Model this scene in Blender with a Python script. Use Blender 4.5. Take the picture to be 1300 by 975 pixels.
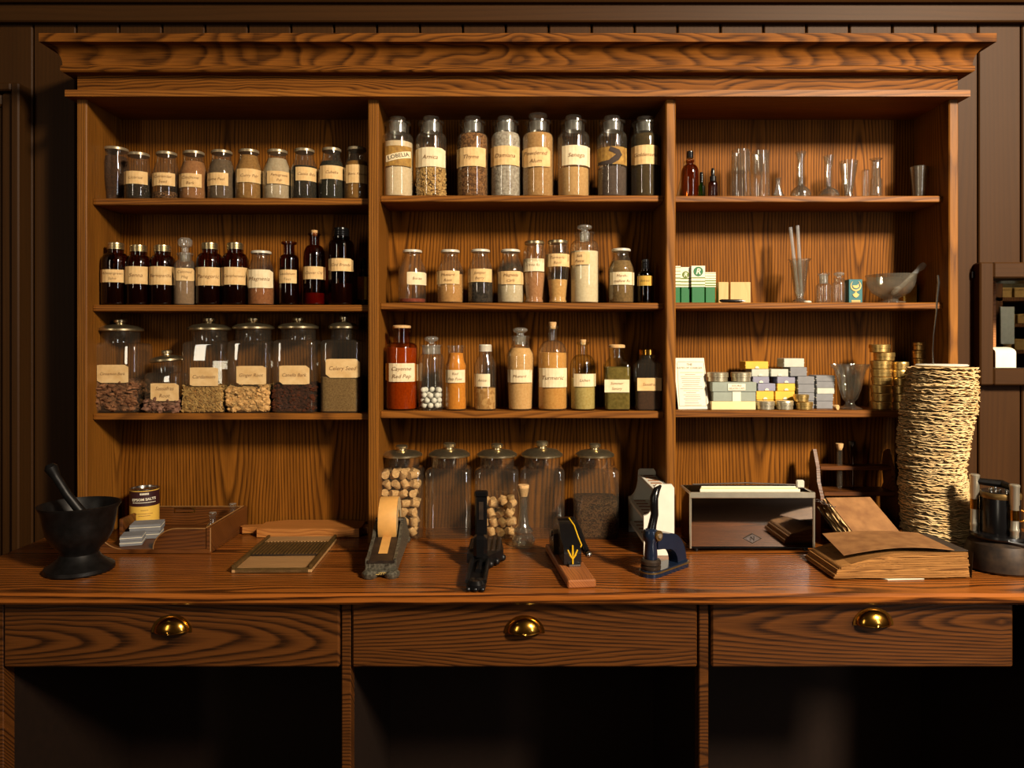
import bpy, bmesh, math, random
from mathutils import Vector, Matrix
R = random.Random(7)
PI = math.pi
scene = bpy.context.scene
for o in list(bpy.data.objects):
    bpy.data.objects.remove(o)

# ------------------------------------------------------------------ camera
EYE = 1.47          # camera height; counter top is 0.55 below it
F = 950.0           # focal length in pixels of the 1300 px wide frame
cd = bpy.data.cameras.new('camera')
cam = bpy.data.objects.new('camera', cd)
scene.collection.objects.link(cam)
cam.location = (0, 0, EYE)
cam.rotation_euler = (PI / 2, 0, 0)
cd.sensor_fit = 'HORIZONTAL'
cd.sensor_width = 36
cd.lens = 36 * F / 1300
cd.shift_y = -0.0365
cd.clip_start = 0.05
scene.camera = cam
# ------------------------------------------------------------------ world, windows, exposure
w = bpy.data.worlds.new('world')
scene.world = w
w.use_nodes = True
w.node_tree.nodes['Background'].inputs[0].default_value = (1.0, 0.86, 0.68, 1)
w.node_tree.nodes['Background'].inputs[1].default_value = 0.003
scene.view_settings.view_transform = 'Standard'
scene.view_settings.look = 'None'
scene.view_settings.exposure = 0.58
scene.view_settings.gamma = 1.0
scene.view_settings.use_curve_mapping = False
scene.cycles.transparent_max_bounces = 32
scene.cycles.max_bounces = 8
scene.cycles.diffuse_bounces = 1
scene.cycles.caustics_reflective = False
scene.cycles.caustics_refractive = False
scene.cycles.use_denoising = True


def area(name, loc, target, sx, sy, power, col):
    l = bpy.data.lights.new(name, 'AREA')
    l.shape = 'RECTANGLE'
    l.size, l.size_y = sx, sy
    l.energy = power
    l.color = col
    o = bpy.data.objects.new(name, l)
    o.location = loc
    d = Vector(target) - Vector(loc)
    o.rotation_euler = d.to_track_quat('-Z', 'Y').to_euler()
    scene.collection.objects.link(o)
    return o


WC = (1.0, 0.85, 0.63)
DAY = (1.0, 0.97, 0.95)
area('window_daylight', (2.65, -1.45, EYE + 2.2), (4.0, 2.1, EYE + 0.5), 0.7, 0.7, 450, WC)
area('window_daylight.001', (2.6, -1.7, EYE + 0.55), (0.0, 2.1, EYE + 0.2), 0.40, 1.7, 15, DAY)
area('window_daylight.002', (-2.6, -1.9, EYE + 0.80), (0.0, 2.1, EYE + 0.3), 0.30, 1.8, 13, WC)
area('window_daylight.003', (2.92, 0.25, EYE + 1.50), (1.6, 2.2, EYE + 0.8), 0.4, 0.7, 1.6, DAY)
area('back_room_fill', (2.35, 2.75, EYE + 0.75), (2.2, 3.2, EYE), 0.3, 0.3, 2.6, (1.0, 0.86, 0.62))  # added fill to brighten the room behind the hatch, no fixture there

# ------------------------------------------------------------------ helpers
CT = EYE - 0.55     # counter top
DB = 2.275          # backboard depth
DS = 2.12           # shelf front depth
DF = 2.09           # hutch front depth


def X(px, d):
    return (px - 650.0) * d / F


def Z(py, d):
    return EYE - (py - 440.0) * d / F


def DC(py, z=None):
    """depth at which a point of the counter top shows at picture height py"""
    return F * (EYE - (CT if z is None else z)) / (py - 440.0)


def lin(c):
    return tuple((v / 12.92 if v <= 0.04045 else ((v + 0.055) / 1.055) ** 2.4) for v in (x / 255.0 for x in c)) + (1.0,)


class MB:
    def __init__(s):
        s.v, s.f = [], []

    def add(s, vs, fs):
        n = len(s.v)
        s.v += [tuple(p) for p in vs]
        s.f += [tuple(i + n for i in q) for q in fs]
        return s

    def box(s, cx, cy, cz, sx, sy, sz, b=0.0, rz=0.0, M=None):
        hx, hy, hz = sx / 2, sy / 2, sz / 2
        vs, fs = [], []
        if b <= 0:
            vs = [(x, y, z) for x in (-hx, hx) for y in (-hy, hy) for z in (-hz, hz)]
            fs = [(0, 1, 3, 2), (4, 6, 7, 5), (0, 4, 5, 1), (2, 3, 7, 6), (0, 2, 6, 4), (1, 5, 7, 3)]
        else:
            b = min(b, hx * .9, hy * .9, hz * .9)
            bm = bmesh.new()
            pts = []
            for x in (-1, 1):
                for y in (-1, 1):
                    for z in (-1, 1):
                        for k in range(3):
                            p = [x * (hx - b), y * (hy - b), z * (hz - b)]
                            p[k] = (x, y, z)[k] * (hx, hy, hz)[k]
                            pts.append(bm.verts.new(p))
            bmesh.ops.convex_hull(bm, input=pts)
            bmesh.ops.dissolve_limit(bm, angle_limit=0.01, verts=bm.verts, edges=bm.edges)
            bm.verts.index_update()
            vs = [tuple(v.co) for v in bm.verts]
            fs = [tuple(v.index for v in f.verts) for f in bm.faces]
            bm.free()
        c, sn = math.cos(rz), math.sin(rz)
        out = []
        for x, y, z in vs:
            p = Vector((cx + x * c - y * sn, cy + x * sn + y * c, cz + z))
            out.append(M @ p if M else p)
        return s.add(out, fs)

    def rings(s, rings, closed=True, cap0=True, cap1=True):
        n = len(rings[0])
        base = len(s.v)
        for r in rings:
            s.v += [tuple(p) for p in r]
        m = n if closed else n - 1
        for i in range(len(rings) - 1):
            for j in range(m):
                a, b2 = base + i * n + j, base + i * n + (j + 1) % n
                s.f.append((a, b2, b2 + n, a + n))
        if cap0:
            s.f.append(tuple(base + j for j in range(n)))
        if cap1:
            s.f.append(tuple(base + (len(rings) - 1) * n + j for j in range(n)))
        return s

    def lathe(s, prof, seg=24, cx=0, cy=0, cz=0, cap0=True, cap1=True, n=2.0, ky=1.0, M=None, flute=None):
        """prof: (radius, z) or (radius, z, n) pairs; n > 2 squares the cross-section"""
        rr = []
        for p in prof:
            r, z = p[0], p[1]
            nn = p[2] if len(p) > 2 else n
            kk = p[3] if len(p) > 3 else ky
            ring = []
            for j in range(seg):
                t = 2 * PI * (j + .5) / seg
                c, sn = math.cos(t), math.sin(t)
                x = math.copysign(abs(c) ** (2 / nn), c) * r
                y = math.copysign(abs(sn) ** (2 / nn), sn) * r * kk
                if flute:
                    k = 1 + flute[1] * math.cos(flute[0] * t) * (p[4] if len(p) > 4 else 1)
                    x, y = x * k, y * k
                q = Vector((x + cx, y + cy, z + cz))
                ring.append(M @ q if M else q)
            rr.append(ring)
        return s.rings(rr, True, cap0, cap1)

    def tube(s, pts, rad, seg=8, cap=True):
        pts = [Vector(p) for p in pts]
        rad = rad if isinstance(rad, (list, tuple)) else [rad] * len(pts)
        rr = []
        a = None
        for i, p in enumerate(pts):
            t = (pts[min(i + 1, len(pts) - 1)] - pts[max(i - 1, 0)]).normalized()
            if a is None:
                a = t.cross(Vector((0, 0, 1)) if abs(t.z) < .9 else Vector((1, 0, 0)))
            a = (a - t * a.dot(t)).normalized()
            b = t.cross(a)
            rr.append([p + (a * math.cos(2 * PI * j / seg) + b * math.sin(2 * PI * j / seg)) * rad[i] for j in range(seg)])
        return s.rings(rr, True, cap, cap)

    def prism(s, poly, y0, y1, axis='Y', M=None):
        """poly in the plane across axis: (x,z) for Y, (y,z) for X, (x,y) for Z"""
        def mk(a, b, h):
            p = {'Y': (a, h, b), 'X': (h, a, b), 'Z': (a, b, h)}[axis]
            return M @ Vector(p) if M else p
        return s.rings([[mk(a, b, y0) for a, b in poly], [mk(a, b, y1) for a, b in poly]], True, True, True)

    def ico(s, c, r, squash=(1, 1, 1), jit=0.0, rnd=R, M=None):
        t = (1 + 5 ** .5) / 2
        vs = [(-1, t, 0), (1, t, 0), (-1, -t, 0), (1, -t, 0), (0, -1, t), (0, 1, t), (0, -1, -t), (0, 1, -t), (t, 0, -1), (t, 0, 1), (-t, 0, -1), (-t, 0, 1)]
        fs = [(0, 11, 5), (0, 5, 1), (0, 1, 7), (0, 7, 10), (0, 10, 11), (1, 5, 9), (5, 11, 4), (11, 10, 2), (10, 7, 6), (7, 1, 8), (3, 9, 4), (3, 4, 2), (3, 2, 6), (3, 6, 8), (3, 8, 9), (4, 9, 5), (2, 4, 11), (6, 2, 10), (8, 6, 7), (9, 8, 1)]
        k = r / math.sqrt(1 + t * t)
        out = []
        for v in vs:
            j = 1 + rnd.uniform(-jit, jit)
            p = Vector((v[0] * k * squash[0] * j, v[1] * k * squash[1] * j, v[2] * k * squash[2] * j))
            if M:
                p = M @ p
            out.append(p + Vector(c))
        return s.add(out, fs)

    def sphere(s, c, r, seg=12, rings=8, sq=(1, 1, 1)):
        prof = [(max(1e-5, r * math.sin(PI * i / rings)), -r * math.cos(PI * i / rings) * sq[2]) for i in range(rings + 1)]
        return s.lathe(prof, seg, c[0], c[1], c[2])

    def build(s, name, mat, parent=None, kind=None, label=None, smooth=35, loc=None, rot=None):
        me = bpy.data.meshes.new(name)
        me.from_pydata(s.v, [], s.f)
        bm = bmesh.new()
        bm.from_mesh(me)
        bmesh.ops.recalc_face_normals(bm, faces=bm.faces)
        bm.to_mesh(me)
        bm.free()
        if smooth:
            me.shade_smooth()
            me.set_sharp_from_angle(angle=math.radians(smooth))
        if isinstance(mat, (list, tuple)):
            for m in mat:
                me.materials.append(m)
        else:
            me.materials.append(mat)
        o = bpy.data.objects.new(name, me)
        scene.collection.objects.link(o)
        if parent:
            o.parent = parent
        if loc:
            o.location = loc
        if rot:
            o.rotation_euler = rot
        if kind:
            o['kind'] = kind
        if label:
            o['label'] = label
        return o


def tag(o, label, cat, group=None, kind=None):
    o['label'] = label
    o['category'] = cat
    if group:
        o['group'] = group
    if kind:
        o['kind'] = kind
    return o


def thing(name, label, cat, loc=(0, 0, 0), rz=0.0, group=None):
    o = bpy.data.objects.new(name, None)
    scene.collection.objects.link(o)
    o.location = loc
    o.rotation_euler = (0, 0, rz)
    o.empty_display_size = .02
    return tag(o, label, cat, group)


def dup(root, loc, rot=None, label=None):
    r = root.copy()
    scene.collection.objects.link(r)
    r.location = loc
    if rot:
        r.rotation_euler = rot
    if label:
        r['label'] = label
    for ch in list(root.children):
        c = ch.copy()
        scene.collection.objects.link(c)
        c.parent = r
        for g in list(ch.children):
            e = g.copy()
            scene.collection.objects.link(e)
            e.parent = c
    return r


# ---- materials
def newmat(name):
    m = bpy.data.materials.new(name)
    m.use_nodes = True
    nt = m.node_tree
    return m, nt, nt.nodes['Principled BSDF']


def nd(nt, typ, **kw):
    n = nt.nodes.new(typ)
    for k, v in kw.items():
        if k.startswith('i_'):
            n.inputs[k[2:].replace('_', ' ')].default_value = v
        else:
            setattr(n, k, v)
    return n


def mth(nt, op, a, b=None, c=None):
    n = nt.nodes.new('ShaderNodeMath')
    n.operation = op
    for i, q in enumerate((a, b, c)):
        if q is None:
            continue
        if isinstance(q, (int, float)):
            n.inputs[i].default_value = q
        else:
            nt.links.new(q, n.inputs[i])
    return n.outputs[0]


def ramp(nt, fac, stops):
    n = nt.nodes.new('ShaderNodeValToRGB')
    while len(n.color_ramp.elements) < len(stops):
        n.color_ramp.elements.new(.5)
    for e, (p, c) in zip(n.color_ramp.elements, stops):
        e.position = p
        e.color = c
    nt.links.new(fac, n.inputs[0])
    return n.outputs[0]


def wood(name, light, dark, grain='Z', ring=0.009, slope=0.06, rough=0.3, period=0.34, bump=0.25, contrast=1.0, wob=0.016, coat=0.0, vper=1.7, spec=0.5):
    m, nt, bs = newmat(name)
    L = nt.links
    tc = nd(nt, 'ShaderNodeTexCoord')
    oi = nd(nt, 'ShaderNodeObjectInfo')
    sep = nd(nt, 'ShaderNodeSeparateXYZ')
    L.new(tc.outputs['Object'], sep.inputs[0])
    ax = dict(X=sep.outputs[0], Y=sep.outputs[1], Z=sep.outputs[2])
    rnd = oi.outputs['Random']
    oth = [k for k in 'XYZ' if k != grain]
    u = mth(nt, 'ADD', mth(nt, 'ADD', ax[oth[0]], mth(nt, 'MULTIPLY', ax[oth[1]], 0.93)), mth(nt, 'MULTIPLY', rnd, 5.3))
    v = mth(nt, 'ADD', ax[grain], mth(nt, 'MULTIPLY', rnd, 17.0))
    # slow wobble of the rings
    cb = nd(nt, 'ShaderNodeCombineXYZ')
    L.new(mth(nt, 'MULTIPLY', u, 5.0), cb.inputs[0])
    L.new(mth(nt, 'MULTIPLY', v, 1.6), cb.inputs[1])
    n1 = nd(nt, 'ShaderNodeTexNoise')
    n1.inputs['Scale'].default_value = 1.0
    n1.inputs['Detail'].default_value = 3.0
    L.new(cb.outputs[0], n1.inputs['Vector'])
    wobv = mth(nt, 'MULTIPLY', mth(nt, 'SUBTRACT', n1.outputs['Fac'], 0.5), wob * 6)
    uu = mth(nt, 'SUBTRACT', mth(nt, 'PINGPONG', mth(nt, 'ADD', u, wobv), period), period * 0.45)
    dd = mth(nt, 'ADD', mth(nt, 'MULTIPLY', mth(nt, 'PINGPONG', v, vper), slope), mth(nt, 'ADD', wobv, 0.02))
    r = mth(nt, 'SQRT', mth(nt, 'ADD', mth(nt, 'MULTIPLY', uu, uu), mth(nt, 'MULTIPLY', dd, dd)))
    s1 = mth(nt, 'FRACT', mth(nt, 'DIVIDE', r, ring))
    # early wood: sharp dark start then fade
    rg = ramp(nt, s1, [(0.0, (0, 0, 0, 1)), (0.12, (.05, .05, .05, 1)), (0.45, (.75, .75, .75, 1)), (0.8, (1, 1, 1, 1)), (1.0, (.1, .1, .1, 1))])
    # fibres / pores
    cb2 = nd(nt, 'ShaderNodeCombineXYZ')
    L.new(mth(nt, 'MULTIPLY', u, 420.0), cb2.inputs[0])
    L.new(mth(nt, 'MULTIPLY', v, 9.0), cb2.inputs[1])
    n2 = nd(nt, 'ShaderNodeTexNoise')
    n2.inputs['Scale'].default_value = 1.0
    n2.inputs['Detail'].default_value = 2.0
    L.new(cb2.outputs[0], n2.inputs['Vector'])
    n3 = nd(nt, 'ShaderNodeTexNoise')
    n3.inputs['Scale'].default_value = 1.0
    n3.inputs['Detail'].default_value = 2.0
    cb3 = nd(nt, 'ShaderNodeCombineXYZ')
    L.new(mth(nt, 'MULTIPLY', u, 14.0), cb3.inputs[0])
    L.new(mth(nt, 'MULTIPLY', v, 1.2), cb3.inputs[1])
    L.new(cb3.outputs[0], n3.inputs['Vector'])
    mask = mth(nt, 'MULTIPLY', n3.outputs['Fac'], 1.1 * contrast)
    a = mth(nt, 'MULTIPLY', mth(nt, 'SUBTRACT', rg, 0.5), mask)
    t = mth(nt, 'ADD', mth(nt, 'ADD', a, 0.5), mth(nt, 'MULTIPLY', mth(nt, 'SUBTRACT', n2.outputs['Fac'], 0.5), 0.9 * contrast))
    t = mth(nt, 'ADD', t, mth(nt, 'MULTIPLY', mth(nt, 'SUBTRACT', n3.outputs['Fac'], 0.5), 0.5))
    mid = tuple((p * .55 + q * .45) for p, q in zip(light, dark))
    col = ramp(nt, t, [(0.18, dark), (0.5, mid), (0.82, light)])
    L.new(col, bs.inputs['Base Color'])
    bs.inputs['Roughness'].default_value = rough
    bs.inputs['Specular IOR Level'].default_value = spec
    if coat:
        bs.inputs['Coat Weight'].default_value = coat
        bs.inputs['Coat Roughness'].default_value = 0.12
    bp = nd(nt, 'ShaderNodeBump')
    bp.inputs['Strength'].default_value = bump
    bp.inputs['Distance'].default_value = 0.0015
    L.new(t, bp.inputs['Height'])
    L.new(bp.outputs[0], bs.inputs['Normal'])
    return m


def plain(name, rgb, rough=0.5, metal=0.0, var=0.12, scale=60.0, bump=0.0, spec=0.5, rgb2=None, detail=3.0, vor=False, bdist=0.001):
    """principled with a noise (or cell) mottle between two tones of the thing's own colour"""
    m, nt, bs = newmat(name)
    L = nt.links
    c1 = lin(rgb)
    c2 = lin(rgb2) if rgb2 else tuple(max(0, x * (1 - var * 2)) for x in c1[:3]) + (1,)
    tc = nd(nt, 'ShaderNodeTexCoord')
    if vor:
        n = nd(nt, 'ShaderNodeTexVoronoi')
        n.inputs['Scale'].default_value = scale
        L.new(tc.outputs['Object'], n.inputs['Vector'])
        sc = nd(nt, 'ShaderNodeSeparateColor')
        L.new(n.outputs['Color'], sc.inputs[0])
        fac = sc.outputs[0]
        hgt = mth(nt, 'SUBTRACT', 1.0, n.outputs['Distance'])
    else:
        n = nd(nt, 'ShaderNodeTexNoise')
        n.inputs['Scale'].default_value = scale
        n.inputs['Detail'].default_value = detail
        L.new(tc.outputs['Object'], n.inputs['Vector'])
        fac = hgt = n.outputs['Fac']
    L.new(ramp(nt, fac, [(0.3, c2), (0.7, c1)]), bs.inputs['Base Color'])
    bs.inputs['Roughness'].default_value = rough
    bs.inputs['Metallic'].default_value = metal
    bs.inputs['Specular IOR Level'].default_value = spec
    if bump:
        bp = nd(nt, 'ShaderNodeBump')
        bp.inputs['Strength'].default_value = bump
        bp.inputs['Distance'].default_value = bdist
        L.new(hgt, bp.inputs['Height'])
        L.new(bp.outputs[0], bs.inputs['Normal'])
    return m


def glass(name, tint=(0.93, 0.94, 0.90), edge=(0.45, 0.45, 0.40), gloss=1.0, haze=0.0, hazecol=(0.8, 0.78, 0.72), rough=0.02):
    """thin-walled glass: see-through wall, mirror film that grows towards grazing angles"""
    m, nt, bs = newmat(name)
    nt.nodes.remove(bs)
    L = nt.links
    out = nt.nodes['Material Output']
    lw = nd(nt, 'ShaderNodeLayerWeight')
    lw.inputs['Blend'].default_value = 0.5
    fc = lw.outputs['Facing']
    e3 = mth(nt, 'POWER', fc, 3.0)
    mx = nd(nt, 'ShaderNodeMix', data_type='RGBA')
    L.new(e3, mx.inputs['Factor'])
    mx.inputs['A'].default_value = tint + (1,)
    mx.inputs['B'].default_value = edge + (1,)
    tr = nd(nt, 'ShaderNodeBsdfTransparent')
    L.new(mx.outputs['Result'], tr.inputs[0])
    gl = nd(nt, 'ShaderNodeBsdfGlossy')
    gl.inputs['Roughness'].default_value = rough
    gl.inputs['Color'].default_value = (1, 1, 1, 1)
    fr = mth(nt, 'MULTIPLY', mth(nt, 'ADD', mth(nt, 'MULTIPLY', mth(nt, 'POWER', fc, 5.0), 0.8), 0.06), gloss)
    ms = nd(nt, 'ShaderNodeMixShader')
    L.new(fr, ms.inputs[0])
    base = tr.outputs[0]
    if haze:
        df = nd(nt, 'ShaderNodeBsdfDiffuse')
        df.inputs[0].default_value = hazecol + (1,)
        tl = nd(nt, 'ShaderNodeBsdfTranslucent')
        tl.inputs[0].default_value = hazecol + (1,)
        m1 = nd(nt, 'ShaderNodeMixShader')
        m1.inputs[0].default_value = .4
        L.new(df.outputs[0], m1.inputs[1])
        L.new(tl.outputs[0], m1.inputs[2])
        m2 = nd(nt, 'ShaderNodeMixShader')
        m2.inputs[0].default_value = haze
        L.new(base, m2.inputs[1])
        L.new(m1.outputs[0], m2.inputs[2])
        base = m2.outputs[0]
    L.new(base, ms.inputs[1])
    L.new(gl.outputs[0], ms.inputs[2])
    L.new(ms.outputs[0], out.inputs['Surface'])
    return m


OAK_L, OAK_D = lin((168, 104, 40)), lin((66, 33, 10))
M = {}
M['oak_back'] = wood('oak_back', lin((142, 86, 26)), lin((52, 25, 5)), 'Z', ring=.0082, slope=.045, rough=.5, contrast=.75, wob=.004, spec=.06)
M['oak_v'] = wood('oak_upright', lin((146, 92, 30)), lin((68, 36, 9)), 'Z', ring=.007, slope=.03, rough=.48, contrast=.6, wob=.003, spec=.18)
M['oak_h'] = wood('oak_shelf', lin((150, 92, 32)), lin((66, 34, 9)), 'X', ring=.007, slope=.05, rough=.48, contrast=.6, wob=.003, spec=.18)
M['oak_crown'] = wood('oak_crown', lin((128, 76, 25)), lin((54, 28, 8)), 'X', ring=.0048, slope=.055, rough=.6, period=.11, contrast=.85, wob=.009, vper=1.3, spec=.08)
M['oak_drawer'] = wood('oak_drawer', lin((92, 52, 19)), lin((36, 17, 5)), 'X', ring=.0068, slope=.07, rough=.36, period=.2, contrast=1.0, wob=.006, vper=.8, spec=.35)  # dimness below the worktop is put into this darker oak colour
M['oak_top'] = wood('oak_worktop', lin((152, 86, 32)), lin((56, 27, 8)), 'X', ring=.013, slope=.02, rough=.26, period=.3, contrast=1.3, bump=.08, coat=.0, wob=.008, spec=.4)
M['wall'] = wood('wall_paint_brown', lin((64, 39, 15)), lin((48, 28, 10)), 'Z', ring=.012, slope=.02, rough=.52, contrast=.3, bump=.12, wob=.002, spec=.12)
M['wall_h'] = wood('wall_paint_brown_horizontal', lin((64, 39, 15)), lin((48, 28, 10)), 'X', ring=.012, slope=.02, rough=.52, contrast=.3, bump=.12, wob=.002, spec=.12)
M['door'] = wood('door_wood', lin((120, 74, 34)), lin((62, 34, 14)), 'Z', rough=.4, contrast=.6)
M['tray_wood'] = wood('tray_wood', lin((112, 64, 26)), lin((48, 23, 9)), 'X', ring=.006, slope=.05, rough=.4, contrast=.6, spec=.25)
M['pale_wood'] = wood('pale_wood', lin((196, 128, 62)), lin((134, 76, 30)), 'X', ring=.007, slope=.03, rough=.45, contrast=.6)
M['block_wood'] = wood('block_wood', lin((178, 108, 54)), lin((104, 54, 22)), 'Y', ring=.006, slope=.03, rough=.5, contrast=.6)
M['clear'] = glass('clear_glass', (.93, .93, .89), (.55, .54, .48), gloss=1.3, haze=.045, hazecol=(.58, .52, .42))
M['thick'] = glass('thick_clear_glass', (.9, .91, .88), (.30, .30, .27), gloss=2.0, haze=.045, hazecol=(.7, .68, .62))
M['stopper_glass'] = glass('stopper_glass', (.9, .91, .88), (.40, .40, .36), gloss=1.6, haze=.28, hazecol=(.72, .68, .6))
M['amber'] = glass('amber_glass', (.46, .22, .07), (.10, .035, .008))
M['amber_light'] = glass('light_amber_glass', (.80, .50, .22), (.22, .08, .02))
M['dark_amber'] = glass('dark_amber_glass', (.34, .165, .06), (.05, .02, .006))
M['green_glass'] = glass('green_glass', (.12, .42, .10), (.02, .12, .02))
M['rod'] = glass('rod_glass', (.85, .85, .82), (.5, .5, .48), gloss=1.5, haze=.32, hazecol=(.85, .84, .82))
M['aqua'] = glass('greenish_glass', (.86, .87, .76), (.36, .40, .28))
M['frost'] = glass('frosted_glass', (.75, .75, .7), (.4, .4, .36), haze=.26, rough=.3)
M['dusty'] = glass('dusty_glass', (.88, .87, .82), (.5, .48, .42), haze=.2, hazecol=(.42, .36, .29))
M['knee_shade'] = plain('knee_shade', (30, 17, 9), .7, spec=.2)  # near-black colour stands in for the shade inside the knee space
M['tin_lid'] = plain('lid_metal', (210, 192, 152), .3, .95, .1, 90)
M['chrome'] = plain('chrome', (205, 202, 198), .06, 1.0, .03, 20)
M['steel'] = plain('steel', (170, 168, 165), .25, 1.0, .1, 60)
M['dull_cap'] = plain('dull_cap', (170, 152, 122), .35, .5, .08, 60)
M['pale_cap'] = plain('pale_cap', (225, 216, 196), .35, .2, .06, 60)
M['brass'] = plain('brass', (214, 158, 66), .18, 1.0, .1, 60)
M['gold_tin'] = plain('gold_tin', (220, 184, 112), .36, .9, .12, 90)
M['silver_tin'] = plain('silver_tin', (216, 204, 174), .36, .85, .1, 90)
M['paper'] = plain('label_paper', (232, 196, 140), .8, 0, .10, 45, rgb2=(214, 172, 112))
M['paper_light'] = plain('label_paper_pale', (240, 222, 184), .8, 0, .05, 45, rgb2=(228, 204, 160))
M['paper_old'] = plain('label_paper_old', (176, 134, 58), .8, 0, .3, 90, rgb2=(138, 98, 40))
M['paper_yellow'] = plain('label_paper_yellow', (206, 160, 60), .7, 0, .1, 60)
M['ink'] = plain('brown_ink', (142, 98, 58), .8, 0, .1)
M['ink_dark'] = plain('black_ink', (34, 24, 18), .8, 0, .1)
M['cork'] = plain('cork', (228, 184, 126), .85, 0, .2, 220, bump=.4, rgb2=(190, 142, 90))
M['iron'] = plain('black_iron', (34, 32, 32), .42, .6, .2, 60, bump=.2, rgb2=(22, 20, 19))
M['iron_brown'] = plain('rusty_iron', (70, 54, 40), .5, .5, .3, 40, bump=.25, rgb2=(38, 30, 26))
M['black'] = plain('black_enamel', (16, 15, 16), .22, 0, .1, 30)
M['navy'] = plain('navy_enamel', (30, 42, 64), .2, .3, .1, 30)
M['grey_iron'] = plain('mottled_grey_iron', (122, 116, 100), .45, .5, .3, 160, bump=.6, rgb2=(56, 50, 40))
M['white_paint'] = plain('white_paint', (236, 228, 212), .5, 0, .04, 30)
M['cream'] = plain('cream_card', (236, 216, 160), .7, 0, .05, 40)
M['yellow'] = plain('yellow_card', (236, 182, 58), .6, 0, .05, 60)
M['lavender'] = plain('lavender_card', (142, 140, 160), .7, 0, .05, 60)
M['sage'] = plain('sage_card', (150, 158, 146), .7, 0, .06, 60)
M['pale_grey'] = plain('pale_grey_card', (196, 196, 182), .7, 0, .05, 60)
M['grey'] = plain('grey_card', (128, 128, 132), .7, 0, .06, 60)
M['white_card'] = plain('white_card', (238, 228, 204), .7, 0, .04, 40)
M['green_card'] = plain('green_card', (0, 104, 46), .5, 0, .04, 40)
M['olive'] = plain('olive_print', (104, 122, 34), .6, 0, .04, 40)
M['teal_card'] = plain('teal_card', (10, 96, 100), .5, 0, .05, 40)
M['maroon'] = plain('maroon_print', (52, 18, 22), .5, 0, .05, 40)
M['tin_yellow'] = plain('yellow_tin_paper', (234, 186, 78), .5, 0, .05, 40)
M['brown_paper'] = plain('brown_paper', (152, 106, 60), .75, 0, .15, 30, rgb2=(120, 78, 40))
M['pages'] = wood('page_edges', lin((178, 126, 70)), lin((84, 52, 26)), 'X', ring=.0017, slope=.01, rough=.8, contrast=1.1, wob=.001, spec=.1)
M['pale_steel'] = plain('pale_steel', (206, 198, 178), .34, .8, .06, 40)
M['edge_wood'] = plain('worn_wood_edge', (158, 112, 62), .5, 0, .15, 60)
M['old_brass'] = plain('old_brass', (132, 104, 60), .4, .7, .2, 60)
M['brown_paper2'] = plain('brown_paper_dark', (150, 100, 52), .75, 0, .15, 30, rgb2=(116, 74, 36))
M['dark_cover'] = plain('dark_cloth', (58, 44, 32), .7, 0, .2, 80)
M['filter'] = plain('filter_paper', (236, 204, 150), .85, 0, .15, 25, rgb2=(206, 166, 108))
M['tape'] = plain('tan_tape', (222, 164, 88), .55, 0, .05, 60)
M['tape_side'] = plain('tape_edge', (206, 176, 128), .7, 0, .2, 120)
M['bone'] = plain('mothball_white', (244, 240, 228), .6, 0, .05, 60)
M['yellow_enamel'] = plain('yellow_enamel', (226, 176, 20), .4, 0, .04, 30)
M['gold_print'] = plain('gold_print', (214, 178, 96), .5, 0, .05, 40)


def powder(key, rgb, rgb2=None, scale=160, bump=.3, vor=False):
    k = 'p_' + key
    if k not in M:
        M[k] = plain(k, rgb, .9, 0, .08, scale, bump, .1, rgb2, vor=vor)
    return M[k]


# ---- flat lettering, as geometry
_tc = {}


def text_geo(s, shear=0.0, offset=0.0):
    key = (s, shear, offset)
    if key not in _tc:
        cu = bpy.data.curves.new('t', 'FONT')
        cu.body = s
        cu.size = 1
        cu.shear = shear
        cu.offset = offset
        cu.resolution_u = 2
        ob = bpy.data.objects.new('t', cu)
        scene.collection.objects.link(ob)
        bpy.context.view_layer.update()
        dg = bpy.context.evaluated_depsgraph_get()
        me = bpy.data.meshes.new_from_object(ob.evaluated_get(dg))
        vs = [(v.co.x, v.co.y) for v in me.vertices]
        fs = [tuple(p.vertices) for p in me.polygons]
        bpy.data.objects.remove(ob)
        bpy.data.curves.remove(cu)
        bpy.data.meshes.remove(me)
        _tc[key] = (vs, fs)
    return _tc[key]


def write(mb, lines, cx, cz, w_, h_, mapfn, shear=.25, rot=0.0, offset=0.0, maxh=1.0, lim=1.0):
    """lay lines of text in a w_ x h_ field centred at (cx, cz), then map (x, z) to 3D"""
    n = len(lines)
    geos = [text_geo(l, shear, offset) for l in lines]
    ext = []
    for vs, fs in geos:
        xs = [v[0] for v in vs]
        ext.append((min(xs), max(xs)))
    k = min(min(w_ / max(1e-4, b - a) for a, b in ext), h_ / (n * 1.0) / 0.95 * maxh, h_ * lim)
    c, sn = math.cos(rot), math.sin(rot)
    for i, (vs, fs) in enumerate(geos):
        a, b = ext[i]
        z0 = (n - 1) / 2 * h_ / n - i * h_ / n - .33 * k
        out = []
        for x, y in vs:
            lx, lz = (x - (a + b) / 2) * k, z0 + y * k
            out.append(mapfn(cx + lx * c - lz * sn, cz + lx * sn + lz * c))
        mb.add(out, fs)
    return mb


# ================================================================== the setting
WY = 2.29


def struct(o):
    o['kind'] = 'structure'
    return o


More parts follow.
